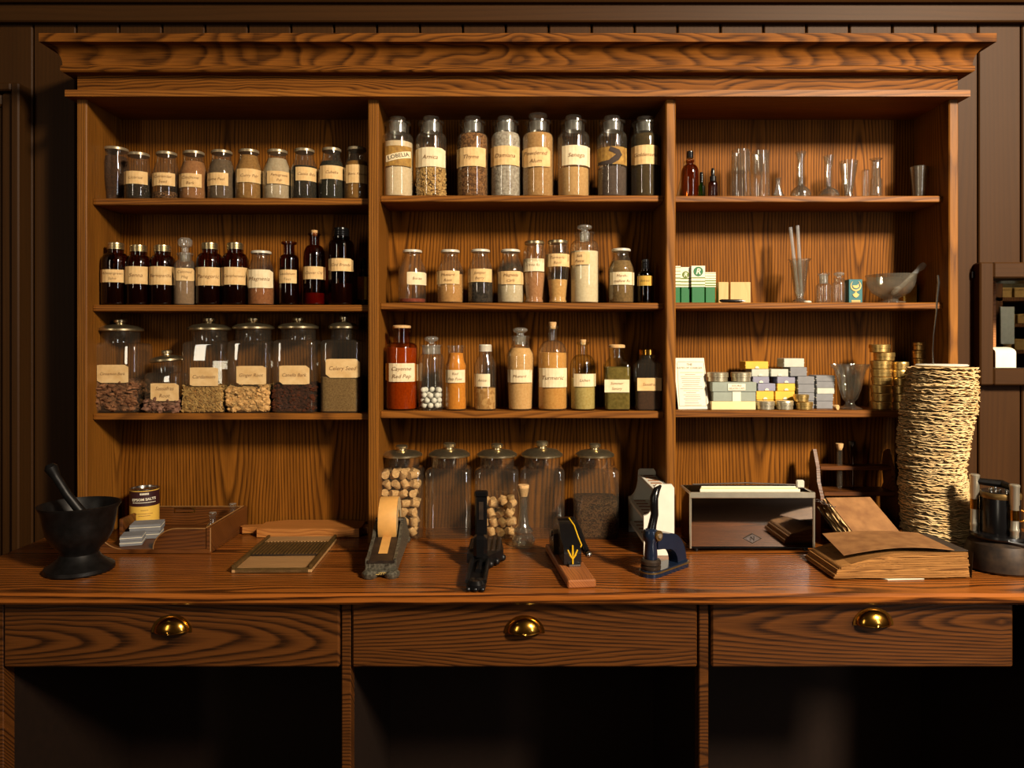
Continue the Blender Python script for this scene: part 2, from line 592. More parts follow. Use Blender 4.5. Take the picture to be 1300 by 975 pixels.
FLOOR = struct(MB().box(0, -.35, -.02, 6.2, 5.9, .04).build('floor', wood('floor_boards', lin((58, 38, 24)), lin((30, 18, 10)), 'Y', rough=.4, contrast=.5)))
struct(MB().box(0, -.35, 4.32, 6.2, 5.9, .04).build('ceiling', plain('ceiling_paint', (84, 70, 54), .8)))
struct(MB().box(-3.02, -.35, 2.15, .04, 5.9, 4.34).build('wall_left', M['wall']))
struct(MB().box(3.02, -.35, 2.15, .04, 5.9, 4.34).build('wall_right', M['wall']))
struct(MB().box(0, -3.02, 2.15, 6.2, .04, 4.34).build('wall_front', plain('wall_front_paint', (160, 154, 158), .8)))


def window(name, x, y, z, wy, hz, sgn):
    o = thing(name, 'w', 'w', (x, y, z))
    del o['label'], o['category']
    o['kind'] = 'structure'
    for s in (-1, 1):
        MB().box(0, s * (wy / 2 + .04), 0, .05, .08, hz + .16, .005).build('window_frame', M['wall'], o)
        MB().box(0, 0, s * (hz / 2 + .04), .05, wy, .08, .005).build('window_frame', M['wall'], o)
    MB().box(.02 * -sgn, 0, 0, .02, .035, hz).build('muntin', M['wall'], o)
    return o


window('window_2', 2.98, .25, EYE + 1.5, .55, .9, 1)
window('window_3', 2.98, -2.0, EYE + 1.1, .9, 2.9, 1)
window('window_4', -2.98, -2.0, EYE + .80, .5, 1.9, -1)

# hatch opening in the panelled wall
HX0, HX1, HZ0, HZ1 = 1.452, 1.99, EYE - .066, EYE + .207
bk = MB()
bk.box((-3 + HX0) / 2, WY + .045, 2.15, HX0 + 3, .03, 4.3)
bk.box((3 + HX1) / 2, WY + .045, 2.15, 3 - HX1, .03, 4.3)
bk.box((HX0 + HX1) / 2, WY + .045, HZ0 / 2, HX1 - HX0, .03, HZ0)
bk.box((HX0 + HX1) / 2, WY + .045, (HZ1 + 4.3) / 2, HX1 - HX0, .03, 4.3 - HZ1)
wall = struct(bk.build('wall_back', plain('wall_backing', (26, 18, 12), .9)))
PW = .1315
x0 = -1.466 - 10 * PW
while x0 < 2.9:
    a, b = x0 + .0025, x0 + PW - .0025
    spans = [(.0, 4.3)]
    if b > HX0 and a < HX1:
        spans = [(0, HZ0), (HZ1, 4.3)]
        if a < HX0:
            MB().box((a + HX0 - .002) / 2, WY + .013, (HZ0 + HZ1) / 2, HX0 - .002 - a, .026, HZ1 - HZ0).build('plank', M['wall'], wall)
        if b > HX1:
            MB().box((b + HX1) / 2, WY + .013, (HZ0 + HZ1) / 2, b - HX1, .026, HZ1 - HZ0).build('plank', M['wall'], wall)
    for s0, s1 in spans:
        MB().box((a + b) / 2, WY + .013, (s0 + s1) / 2, b - a, .026, s1 - s0, .003).build('plank', M['wall'], wall)
    x0 += PW
# boards along the top of the wall
struct(MB().box(0, WY - .012, (Z(27, 2.265) + Z(3.5, 2.265)) / 2, 5.9, .024, Z(3.5, 2.265) - Z(27, 2.265), .004).build('trim_1', M['wall_h']))
struct(MB().box(0, WY - .022, Z(2, 2.25) + .07, 5.9, .044, .14, .006).build('trim_2', M['wall_h']))
# doorway at the edge of the panelled wall
dr = thing('door_1', '', '', (0, 0, 0))
del dr['label'], dr['category']
dr['kind'] = 'structure'
dx = X(25, 2.235)
dz = Z(105, 2.235)
MB().box(dx - .012, WY - .030, dz / 2, .024, .06, dz, .004).build('casing_edge', M['wall'], dr)
MB().box(dx - .045, WY - .022, dz / 2 - .012, .042, .044, dz - .024, .008).build('casing', M['wall'], dr)
MB().box(dx - .085, WY - .014, dz / 2 - .02, .038, .028, dz - .04, .006).build('casing', M['wall'], dr)
MB().box(dx - .5, WY - .030, dz - .012, .95, .06, .024, .004).build('casing_edge', M['wall'], dr)
MB().box(dx - .5, WY - .022, dz - .045, .87, .044, .042, .008).build('casing', M['wall'], dr)
MB().box(dx - .51, WY - .008, dz / 2 - .06, .80, .016, dz - .12, .004).build('door_leaf', M['door'], dr)
for zc, hh in ((.5, .7), (1.5, .9)):
    MB().box(dx - .5, WY - .022, zc, .56, .012, hh, .006).build('panel', M['door'], dr)

# hatch window frame and the small room behind it
hf = thing('window_1', '', '', (0, 0, 0))
del hf['label'], hf['category']
hf['kind'] = 'structure'
fx0, fz1, fz0 = X(1243, 2.26), Z(333, 2.26), Z(489, 2.26)
fy = WY - .018
MB().box((fx0 + HX0) / 2, fy, (fz0 + fz1) / 2, HX0 - fx0, .036, fz1 - fz0, .004).build('window_frame', M['wall'], hf)
MB().box((HX1 + HX1 + .04) / 2, fy, (fz0 + fz1) / 2, .04, .036, fz1 - fz0, .004).build('window_frame', M['wall'], hf)
MB().box((HX0 + HX1) / 2, fy, (HZ1 + fz1) / 2, HX1 - HX0, .036, fz1 - HZ1, .004).build('window_frame', M['wall_h'], hf)
MB().box((HX0 + HX1) / 2, fy, (HZ0 + fz0) / 2, HX1 - HX0, .036, HZ0 - fz0, .004).build('window_frame', M['wall_h'], hf)
MB().box((HX0 + HX1) / 2, WY + .09, HZ0 - .012, HX1 - HX0 + .1, .2, .016).build('sill', M['wall_h'], hf)
MB().box(HX0 - .010, WY + .12, (HZ0 + HZ1) / 2, .016, .18, HZ1 - HZ0 + .03).build('jamb', M['door'], hf)
MB().box((HX0 + HX1) / 2, WY + .09, HZ1 + .012, HX1 - HX0 + .1, .2, .02).build('head_jamb', M['black'], hf)
# back room shell
brm = plain('back_room_paint', (120, 104, 70), .8)
struct(MB().box(2.3, 3.62, 1.6, 2.4, .03, 3.2).build('wall_back_room', brm))
struct(MB().box(3.5, 2.97, 1.6, .03, 1.3, 3.2).build('wall_back_room_side', brm))
struct(MB().box(1.1, 2.97, 1.6, .03, 1.3, 3.2).build('wall_back_room_near', M['wall']))
struct(MB().box(2.3, 2.97, 3.1, 2.4, 1.3, .03).build('ceiling_back_room', brm))
struct(MB().box(2.3, 2.97, -.015, 2.4, 1.3, .03).build('floor_back_room', M['door']))
sh = thing('storage_shelves', 'dark shelving seen through the hatch, holding small brown boxes', 'shelves', (2.3, 3.5, 0))
SZ = [Z(377, 3.4) - 0.01, Z(410, 3.4) - 0.01, Z(444, 3.4) - 0.01]
MB().box(X(1266, 3.4) - 2.3, .0, 1.2, .05, .2, 2.4).build('side_panel', M['door'], sh)
MB().box(.62, .0, 1.2, .03, .2, 2.4).build('side_panel', M['door'], sh)
for z in SZ + [SZ[0] + .2, SZ[2] - .22]:
    MB().box(.25, .0, z, .74, .2, .016).build('shelf', M['door'], sh)
kraft = plain('kraft_card', (176, 136, 70), .7)
rows = ['upper shelf', 'middle shelf', 'lower shelf']
ords = ['first', 'second', 'third', 'fourth', 'fifth', 'sixth', 'seventh', 'eighth', 'ninth', 'tenth', 'eleventh', 'twelfth']
for ri, z in enumerate(SZ):
    xx = X(1268, 3.4) + .02
    for k in range(5):
        ww = (.05, .065, .05, .07, .055)[(k + ri) % 5]
        hh = (.045, .042, .05)[ri]
        b = thing('storage_box', 'small kraft box seen through the hatch, %s along the %s' % (ords[k], rows[ri]), 'box', (xx + ww / 2, 3.46, z + .0085), 0, 'kraft boxes in the back room')
        MB().box(0, 0, hh / 2, ww, .09, hh, .002).build('box_body', kraft, b)
        MB().box(0, 0, hh - .006, ww + .003, .093, .013, .002).build('lid', kraft, b)
        xx += ww + .012
pn = MB().box(X(1280, 3.36), 3.37, Z(413, 3.36), .062, .012, .168, .001).build('price_card', M['pale_grey'])
tag(pn, 'pale card standing among the kraft boxes behind the hatch', 'card')
# cream box on the hatch sill
bx = thing('cream_box', 'cream curved-top box standing on the sill of the hatch', 'box', (X(1277, 2.42), 2.44, HZ0 - .0035))
bh, bw = .050, X(1292, 2.42) - X(1266, 2.42)
pts = [(-.02, 0), (.03, 0), (.03, bh + .018)] + [(.03 - .05 * math.sin(t), bh + .018 - .018 * (1 - math.cos(t))) for t in [PI / 2 * i / 8 for i in range(1, 9)]]
MB().prism(pts, -bw / 2, bw / 2, 'X').build('box_body', M['white_card'], bx)
MB().prism([(y + (.001 if y < 0 else -.001), z * .98 + .0004) for y, z in pts], -bw / 2 - .0012, -bw / 2 - .0002, 'X').build('end_flap', M['door'], bx)
MB().box(X(1260, 2.55), 2.55, (HZ0 + HZ1) / 2, .011, .02, .42).build('post', M['pale_wood'], hf)

# ================================================================== worktop and drawers
DCF = 1.66
top = thing('worktop', 'long varnished oak worktop running under all three bays', 'worktop', (0, 0, CT))
MB().box(.1, (DCF + WY) / 2, -.0125, 2.9, WY - DCF - .004, .025, .006).build('board', M['oak_top'], top)
base = thing('counter_base', 'oak drawer cabinet below the worktop with open knee space', 'cabinet', (0, 0, 0))
ZT = CT - .025
DY = 1.70
for xa, xb in ((-1.19, X(5, DY) - .004), (X(433, DY), X(445, DY)), (X(888, DY), X(900, DY)), (1.24, 1.27)):
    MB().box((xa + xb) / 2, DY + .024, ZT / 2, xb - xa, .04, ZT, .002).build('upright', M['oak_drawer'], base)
    MB().box((xa + xb) / 2, (DY + .045 + WY - .02) / 2, ZT / 2, xb - xa - .004, WY - DY - .065, ZT).build('partition', M['knee_shade'], base)
MB().box(.04, WY - .016, ZT / 2, 2.4, .015, ZT).build('back_panel', M['knee_shade'], base)
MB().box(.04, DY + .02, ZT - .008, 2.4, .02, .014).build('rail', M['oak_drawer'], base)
zb = Z(847, DY)
for px0, px1, pc, py in ((5, 431, 214, 798), (447, 885, 666, 799), (903, 1286, 1113, 789)):
    xa, xb = X(px0, DY), X(px1, DY)
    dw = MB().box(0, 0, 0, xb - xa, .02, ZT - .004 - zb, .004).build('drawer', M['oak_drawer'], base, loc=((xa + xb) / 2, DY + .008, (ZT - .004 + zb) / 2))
    hx = X(pc, DY - .02) - (xa + xb) / 2
    hz = Z(py, DY - .02) - (ZT - .004 + zb) / 2
    # cup pull: half dome open below, with back plate rim
    cup = MB()
    rr = []
    W2, H2, D2 = .040, .034, .024
    for i in range(9):
        a = PI / 2 * i / 8
        ring = []
        for j in range(17):
            t = PI * j / 16
            ring.append((hx + W2 * math.cos(t) * math.cos(a) if i < 8 else hx, -.011 - D2 * math.sin(a), hz - .012 + H2 * math.sin(t) * math.cos(a) if i < 8 else hz - .012))
        rr.append(ring)
    cup.rings(rr, False, False, False)
    pl = [(hx + (W2 + .006) * math.cos(PI * j / 16), hz - .014 + (H2 + .006) * math.sin(PI * j / 16)) for j in range(17)]
    cup.prism(pl, -.0125, -.0095)
    o = cup.build('cup_pull', M['brass'], dw, smooth=50)
    md = o.modifiers.new('thickness', 'SOLIDIFY')
    md.thickness = .0012

# ================================================================== the hutch
hutch = thing('shelf_hutch', 'tall oak shelf hutch of three bays with moulded cornice against panelled wall', 'cabinet', (0, 0, 0))
ups = [(X(97, DF), X(110, DF)), (X(467, DF), X(480.5, DF)), (X(845.5, DF), X(858, DF)), (X(1205, DF), X(1217, DF))]
zt = Z(119, 2.06)
for i, (a, b) in enumerate(ups):
    MB().box((a + b) / 2, (DF + DB + .008) / 2, (CT + zt) / 2, b - a, DB + .008 - DF, zt - CT, .003).build('side_panel' if i in (0, 3) else 'divider', M['oak_v'], hutch)
for i in range(3):
    a, b = ups[i][1], ups[i + 1][0]
    MB().box(0, 0, 0, b - a, .01, zt - CT).build('backboard', M['oak_back'], hutch, loc=((a + b) / 2, DB + .005, (CT + zt) / 2))
SHY = [[(251.5, 260), (387, 395), (525, 533)], [(248, 256), (384.5, 392.5), (522, 531)], [(248.5, 256.5), (384, 392), (521, 530)]]
SZT = []
for i in range(3):
    a, b = ups[i][1], ups[i + 1][0]
    row = []
    for (y0, y1) in SHY[i]:
        z1, z0 = Z(y0, DS), Z(y1, DS)
        MB().box(0, 0, 0, b - a, DB - DS, z1 - z0, .002).build('shelf', M['oak_h'], hutch, loc=((a + b) / 2, (DS + DB) / 2, (z0 + z1) / 2))
        row.append(z1)
    SZT.append(row)
MB().box(.0155, (DF + DB) / 2, zt + .01, 2.44, DB - DF, .02).build('top_board', M['oak_h'], hutch)


def moulding(name, prof, mat):
    cx0, W = .0155, 1.2265
    yF, yB = 2.085, DB + .01
    rings_ = []
    for o, z in prof:
        rings_.append([(cx0 - W - o, yB, z), (cx0 - W - o, yF - o, z), (cx0 + W + o, yF - o, z), (cx0 + W + o, yB, z)])
    mb = MB()
    mb.rings(rings_, True, True, True)
    return mb.build(name, mat, hutch, smooth=25)


e = EYE
moulding('trim_strip', [(.022, e + .690), (.022, e + .708), (.0, e + .708)], M['oak_h'])
moulding('frieze_board', [(.0, e + .708), (.0, e + .757)], M['oak_crown'])
moulding('bead', [(.0, e + .7555), (.026, e + .7555), (.030, e + .759), (.030, e + .770), (.026, e + .774), (0, e + .774)], M['oak_crown'])
cv = [(.026, e + .774)]
for i in range(9):
    t = i / 8 * PI / 2
    cv.append((.026 + .034 * (1 - math.cos(t)), e + .776 + .046 * math.sin(t)))
cv += [(.066, e + .823), (.066, e + .846), (0, e + .846)]
moulding('crown_moulding', cv, M['oak_crown'])

# ================================================================== bottles and jars
def surf(mapc, hwpx, phi, r, cxp):
    """map (px offset from axis, local z) to the bottle's skin, as seen from the camera's direction"""
    rt = (math.cos(phi), -math.sin(phi))
    tw = (-math.sin(phi), -math.cos(phi))

    def f(x, z):
        s = max(-.985, min(.985, x / r))
        c = math.sqrt(1 - s * s)
        return (r * mapc * (s * rt[0] + c * tw[0]), r * mapc * (s * rt[1] + c * tw[1]), z)
    return f


def add_paper(root, mapfn, mapfn2, lx0, lx1, z0, z1, lines, mat='paper', torn=0.0, ink='ink', shear=.25, rot=0.0, skew=0.0, offset=0.0, maxh=.72):
    mb = MB()
    n = 8
    g = []
    for i in range(n + 1):
        x = lx0 + (lx1 - lx0) * i / n
        cut = torn * (z1 - z0) if i in (0, n) else 0
        sk = skew * (i / n - .5)
        col = [mapfn(x, z0 + sk + (cut if i == 0 else cut * .3)), mapfn(x, (z0 + z1) / 2 + sk), mapfn(x, z1 + sk - (cut if i == n else cut * .2))]
        g.append(col)
    for i in range(n):
        for j in range(2):
            mb.add([g[i][j], g[i + 1][j], g[i + 1][j + 1], g[i][j + 1]], [(0, 1, 2, 3)])
    pp = mb.build('paper_label', M[mat], root, smooth=60)
    if lines:
        tm = MB()
        write(tm, lines, (lx0 + lx1) / 2, (z0 + z1) / 2, (lx1 - lx0) * .8, (z1 - z0) * .82, mapfn2, shear, rot, offset, maxh, .36)
        tm.build('lettering', M[ink], pp, smooth=0)
    return pp


def lathe_bottle(root, prof, glassm, fill=None, seg=28, n=2.0, ky=1.0, fillname='powder', fillkind=None):
    """prof top to bottom in metres (r, z[, n])"""
    pr = list(reversed(prof))
    b0 = pr[0]
    pr = [(b0[0] * .55, b0[1] + .002) + tuple(b0[2:]), (b0[0] * .9, b0[1]) + tuple(b0[2:])] + [(b0[0], b0[1] + .003) + tuple(b0[2:])] + pr[1:]
    g = MB().lathe(pr, seg, n=n, ky=ky, cap1=False).build('glass_body', M[glassm], root, smooth=40)
    if fill:
        zf, mat = fill
        body = [p for p in reversed(prof)]
        ip = []
        for i, p in enumerate(body):
            if p[1] < zf:
                ip.append((p[0] * .93, max(p[1], .004)) + tuple(p[2:]))
            else:
                q = body[i - 1]
                k = (zf - q[1]) / max(1e-6, p[1] - q[1])
                rr = (q[0] + (p[0] - q[0]) * k) * .93
                ip.append((rr, zf) + tuple(p[2:]))
                ip.append((rr * .5, zf + .0015) + tuple(p[2:]))
                break
        MB().lathe(ip, seg, n=n, ky=ky).build(fillname, mat, root, kind=fillkind, smooth=40)
    return g


def bottle(bay, row, name, label, cat, cx, prof, yb, glassm='clear', fill=None, lid=None, paper=None, d=None, group=None, n=2.0, ky=1.0, z=None, fillname='powder', extra=None):
    """prof: list of (half width px, y px) from lip down to base, as measured in the photograph"""
    hw = max(p[0] for p in prof)
    if d is None:
        d = DS + .012 + hw * DS / F * ky
    s = d / F
    zb_ = SZT[bay][row] if z is None else z
    root = thing(name, label, cat, (X(cx, d), d, zb_ + .0003), 0, group)
    P = [(p[0] * s, (yb - p[1]) * s) + tuple(p[2:]) for p in prof]
    f = None
    if fill:
        f = ((yb - fill[0]) * s, fill[1])
    lathe_bottle(root, P, glassm, f, n=n, ky=ky, fillname=fillname)
    phi = math.atan2(X(cx, d), d)
    if paper:
        x0_, x1_, y0_, y1_, lines = paper[:5]
        kw = paper[5] if len(paper) > 5 else {}
        ym = (y0_ + y1_) / 2
        # radius at the label
        rpx = hw
        for i in range(len(prof) - 1):
            if prof[i][1] <= ym <= prof[i + 1][1]:
                t = (ym - prof[i][1]) / max(1e-6, prof[i + 1][1] - prof[i][1])
                rpx = prof[i][0] + (prof[i + 1][0] - prof[i][0]) * t
        r = rpx * s
        if n > 2:
            sf = (d - r * ky) / F
            yy = -r * ky - .0008
            add_paper(root, lambda x, z: (x, yy, z), lambda x, z: (x, yy - .0006, z), (x0_ - 650) * sf - X(cx, d), (x1_ - 650) * sf - X(cx, d), (yb - y1_) * s, (yb - y0_) * s, lines, **kw)
        else:
            add_paper(root, surf(1.02, 0, phi, r, 0), surf(1.035, 0, phi, r, 0), (x0_ - cx) * s, (x1_ - cx) * s, (yb - y1_) * s, (yb - y0_) * s, lines, **kw)
    if lid:
        lid(root, s, yb)
    return root


def cap_disc(hwp, y0, h=4.5, mat='pale_cap'):
    def f(root, s, yb):
        r, z1, z0 = hwp * s, (yb - y0) * s, (yb - y0 - h) * s
        MB().lathe([(r * .96, z0), (r, z0 + .001), (r, z1 - .003), (r * .9, z1 - .001), (r * .5, z1)], 24).build('cap', M[mat], root)
    return f


def cap_screw(hwp, y0, h=8.5, mat='tin_lid'):
    def f(root, s, yb):
        r, z1 = hwp * s, (yb - y0) * s
        z0 = z1 - h * s
        pr = [(r * .97, z0)]
        k = 4
        for i in range(k):
            za = z0 + (z1 - z0) * i / k * .9
            zc = z0 + (z1 - z0) * (i + .6) / k * .9
            pr += [(r, za + .0006), (r, zc), (r * .94, zc + .0006)]
        pr += [(r * .93, z1 - .001), (r * .85, z1)]
        MB().lathe(pr, 24).build('cap', M[mat], root)
    return f


def stopper(hwp, y0, y1, hn, mat='stopper_glass'):
    """ground glass mushroom stopper: head between y0 and y1, stem of half width hn below"""
    def f(root, s, yb):
        r, zt_, zl = hwp * s, (yb - y0) * s, (yb - y1) * s
        rn = hn * s
        if hn >= 7:
            MB().lathe([(rn * .8, zl - .026), (rn * .92, zl - .001)], 20, cap0=False, cap1=False).build('ground_stem', M['frost'], root)
        pr = [(rn * .6, zl + .001), (rn * .6, zl + (zt_ - zl) * .3), (r * .85, zl + (zt_ - zl) * .42), (r, zl + (zt_ - zl) * .62), (r * .97, zl + (zt_ - zl) * .85), (r * .7, zt_)]
        MB().lathe(pr, 20).build('stopper', M[mat], root)
    return f


def corkst(hwp, y0, y1, mat='cork'):
    def f(root, s, yb):
        r, zt_, zl = hwp * s, (yb - y0) * s, (yb - y1) * s
        MB().lathe([(r * .8, zl - .006), (r, zt_ - .001), (r * .9, zt_)], 16).build('cork_stopper', M[mat], root)
    return f


def round_prof(hw, yt, hn, yn, ys, yb, lip=None):
    """lip/neck/shoulder/body profile"""
    p = []
    if lip:
        p += [(lip, yt), (lip, yt + 2.5), (hn, yt + 4)]
    else:
        p += [(hn, yt)]
    p += [(hn, yn)]
    for i in range(1, 7):
        t = i / 6 * PI / 2
        p.append((hn + (hw - hn) * math.sin(t), yn + (ys - yn) * (1 - math.cos(t))))
    p += [(hw, yb - 3), (hw * .97, yb)]
    return p


def slope_prof(hw, yt, hn, yn, ys, yb):
    """long sloping shoulder of a milk-bottle shaped jar"""
    p = [(hn, yt), (hn, yn)]
    for i in range(1, 8):
        t = i / 7
        k = t * t * (3 - 2 * t) * .5 + t * .5
        p.append((hn + (hw - hn) * k, yn + (ys - yn) * t))
    p += [(hw, (ys + yb) / 2), (hw, yb - 3), (hw * .96, yb)]
    return p


def tl(t):
    return 'paper label reading ' + ' '.join(t)


# ---- first bay, upper shelf
G1 = 'disc-capped jars on the upper shelf of the first bay'
yb = 251
rows1 = [
    (147, 16, 15, 180, ((74, 46, 26), (54, 32, 18)), 192, None, 'tall dusty brown jar at the corner, tapering to its base, no front label'),
    (176, 16.5, 13, 190, ((52, 40, 28), (24, 18, 12)), 222, (159, 186, 216, 232, ['Licorice']), None),
    (211.5, 16.5, 12.5, 189, ((128, 88, 52), (60, 38, 22)), 241, (194, 221, 218, 234, ['Coriander', 'Seed']), None),
    (246, 17, 13, 188, ((168, 116, 72), (150, 98, 58)), 202, (229, 255, 219, 236, ['Cinchona', 'Bark']), None),
    (281.5, 17, 13, 187, ((112, 92, 72), (92, 74, 56)), 200, (262, 289, 218, 234, ['Lime Peel']), None),
    (316, 16.8, 12.5, 186, ((166, 122, 66), (140, 98, 48)), 194, (302, 331, 213, 230, ['Curry Pdr']), None),
    (352, 18, 12.5, 186, ((196, 176, 148), (176, 154, 124)), 198, (340, 369, 216, 232, ['Fenugreek', 'Pdr']), None),
    (386.5, 17, 12.5, 185, ((50, 42, 28), (22, 18, 12)), 208, (376, 402, 211, 228, ['Cassia Bds']), None),
    (421, 16.5, 12, 184, ((44, 42, 26), (26, 26, 16)), 202, (407, 436, 209, 226, ['Cubebs']), None),
    (453, 16.5, 12, 183, ((148, 104, 44), (124, 84, 32)), 202, (440, 469, 208, 231, ['Boric Powder']), None)]
for cx, hw, hc, yt, col, yf, pap, lab in rows1:
    pr = slope_prof(hw, yt + 3, hc * .9, yt + 9, yt + 28, yb)
    if lab:
        pr = [(14.5, yt + 3), (14, yt + 12), (16, yt + 22), (15.5, yt + 40), (12.5, yb - 12), (12, yb - 5), (13.5, yb - 2), (13, yb)]
    bottle(0, 0, 'spice_jar', lab or ('small clear jar with pale disc cap, ' + tl(pap[4])), 'jar', cx, pr, yb, 'clear', (yf, powder(str(col), col[0], col[1], 170 if sum(col[1]) > 150 else 300, .4, vor=sum(col[1]) < 130)), cap_disc(hc, yt, 4.5, 'dull_cap'), pap, group=G1, d=(2.21 if lab else None))

# ---- first bay, middle shelf
yb = 387.5
def amber(cx, hw, yt, capm, pap, lab, glassm='dark_amber', fill=None, hc=10):
    bottle(0, 1, 'amber_bottle', lab, 'bottle', cx, round_prof(hw, yt + 6, hc * .95, yt + 13, yt + 26, yb), yb, glassm, fill, capm, pap, group='brown bottles on the middle shelf of the first bay', fillname='liquid')
syr = plain('dark_syrup', (52, 24, 12), .3)
for cx, hw, yt, pap in ((147, 17, 308, (129, 157, 343, 359, ['Wintergreen', 'Salve'])), (176, 15.5, 311, (158, 187.5, 339, 361, ['Senna'])), (206.5, 15.5, 311, (189.6, 218.7, 339, 362, ['Sarsaparilla'])), (266.5, 16.5, 308, (249, 280, 340, 363, ['Paregoric'])), (298.5, 16.5, 308, (282.5, 313, 340, 362, ['Camphorated']))):
    amber(cx, hw, yt, cap_screw(10.2, yt), pap, 'dark amber bottle with ribbed metal screw cap, ' + tl(pap[4]), fill=(yt + 34, syr))
bottle(0, 1, 'stoppered_bottle', 'clear bottle of buff powder among dark ones, folded label reading Calcined Mag', 'bottle', 235, round_prof(13.5, 321, 8, 330, 341, yb, 10), yb, 'dusty', (352, powder('buff', (170, 136, 102), (150, 118, 86))), stopper(9, 302, 320, 7), (222, 247, 341, 357, ['Calcined', 'Mag'], dict(torn=.3)))
bottle(0, 1, 'spice_jar', 'clear jar of tan powder with pale cap, paper label reading Magnesia', 'jar', 331.5, slope_prof(16.5, 321, 11, 326, 345, yb), yb, 'clear', (360, powder('tan2', (164, 104, 62), (140, 84, 46))), cap_disc(12.7, 318, 4), (313, 345.6, 343, 366, ['Magnesia'], dict(torn=.12, mat='paper_light')))
bottle(0, 1, 'amber_bottle', 'narrow dark amber bottle with flared open lip, label reading Laudanum', 'bottle', 367, round_prof(12, 307, 6.5, 323, 330, yb, 9.5), yb, 'dark_amber', (340, syr), None, (354, 376, 343, 360, ['Laudanum', 'Tinct']), fillname='liquid', group='brown bottles on the middle shelf of the first bay')
bottle(0, 1, 'amber_bottle', 'tall amber bottle with small cork, label reading Clover Oil', 'bottle', 399, round_prof(13.5, 296, 6, 311, 326, yb, 7.5), yb, 'dark_amber', (372, plain('red_syrup', (190, 40, 20), .3)), corkst(4.2, 292, 297), (384, 413, 339, 355, ['Clover Oil']), fillname='liquid', group='brown bottles on the middle shelf of the first bay')
bottle(0, 1, 'amber_bottle', 'large brown bottle with black stopper, label reading Cod Brandy', 'bottle', 433, round_prof(16, 300, 9.5, 304, 312, yb, 11), yb, 'dark_amber', (360, syr), cap_screw(10, 289, 12, 'black'), (418, 448, 329, 345, ['Cod Brandy'], dict(torn=.1)), fillname='liquid', group='brown bottles on the middle shelf of the first bay')
bottle(0, 1, 'dropper_bottle', 'tiny dark bottle with yellow label tucked against the divider', 'bottle', 460.5, round_prof(7, 340, 4, 344, 349, yb), yb, 'dark_amber', None, cap_screw(4.5, 326, 14, 'black'), (454, 467, 350, 379, None, dict(mat='paper_yellow')), d=2.22)


# ---- square jars with metal lids
def heap(root, hwm, hdm, h, size, n_, seed, mat, name, squash=(1, 1, 1), core=None):
    rnd = random.Random(seed)
    mb = MB()
    for i in range(n_):
        f = rnd.random()
        if f < .62:
            p = (rnd.uniform(-hwm, hwm), -hdm + rnd.random() * size * .3, rnd.uniform(size * .5, h))
        elif f < .72:
            p = (-hwm + rnd.random() * size * .3, rnd.uniform(-hdm, hdm), rnd.uniform(size * .5, h))
        elif f < .82:
            p = (hwm - rnd.random() * size * .3, rnd.uniform(-hdm, hdm), rnd.uniform(size * .5, h))
        else:
            p = (rnd.uniform(-hwm, hwm), rnd.uniform(-hdm, hdm), h + rnd.uniform(-.3, .35) * size)
        Rm = Matrix.Rotation(rnd.random() * 6, 3, 'X') @ Matrix.Rotation(rnd.random() * 6, 3, 'Y')
        k = rnd.uniform(.7, 1.25)
        mb.ico((p[0], p[1], max(p[2], size * .55)), size * k * .62, squash, .25, rnd, Rm)
    o = mb.build(name, mat, root, kind='stuff', smooth=0)
    if core:
        MB().box(0, 0, h / 2 + .002, hwm * 1.96, hdm * 1.96, h - .002).build('filling', core, root)
    return o


def square_jar(name, label, cx, hw, yb, ysh, ylid, lhw, yk, d, zb_, hd=None, paper=None, group=None, lidrot=None, ytop=None, kmat='tin_lid'):
    s = d / F
    sf = d / F
    h_ = hw * s
    ky = (hd / h_) if hd else 1.0
    root = thing(name, label, 'jar', (X(cx, d), d, zb_ + .0003), 0, group)
    def zz(y):
        return (yb - y) * s
    rn = lhw * .86 * s
    pr = [(h_ * .7, .002, 7, ky), (h_ * .96, 0, 7, ky), (h_, .004, 7, ky), (h_, zz(ysh) - .010, 7, ky), (h_ * .985, zz(ysh) - .004, 6, ky), (h_ * .93, zz(ysh), 4.5, ky), (rn, zz(ysh) + .003, 2, 1), (rn, zz(ylid) - .004, 2, 1), (rn * 1.06, zz(ylid), 2, 1)]
    MB().lathe(pr, 40, cap1=False).build('glass_body', M['clear'], root, smooth=40)
    L_ = thing('lid', '', '')
    del L_['label'], L_['category']
    bpy.data.objects.remove(L_)
    r = lhw * s
    zl = zz(ylid)
    zk = zz(yk)
    dz_ = (zk - zl)
    pr = [(r * .9, -.004), (r, -.002), (r, .003), (r * .96, .005), (r * .75, dz_ * .36), (r * .4, dz_ * .46), (r * .34, dz_ * .5)]
    lo = MB().lathe(pr, 32).build('lid', M[kmat], root, loc=(0, 0, zl), rot=lidrot)
    kn = r * .30
    MB().lathe([(kn * .75, dz_ * .48), (kn * .7, dz_ * .62), (kn, dz_ * .68), (kn * 1.02, dz_ * .9), (kn * .8, dz_)], 20).build('knob', M[kmat], lo)
    if paper:
        x0_, x1_, y0_, y1_, lines = paper[:5]
        kw = paper[5] if len(paper) > 5 else {}
        yy = -h_ * ky - .0008
        sf = (d + yy) / F
        zf = lambda y: EYE - (y - 440) * sf - root.location.z
        add_paper(root, lambda x, z: (x, yy, z), lambda x, z: (x, yy - .0006, z), (x0_ - 650) * sf - X(cx, d), (x1_ - 650) * sf - X(cx, d), zf(y1_), zf(y0_), lines, **kw)
    return root, h_, h_ * ky, s


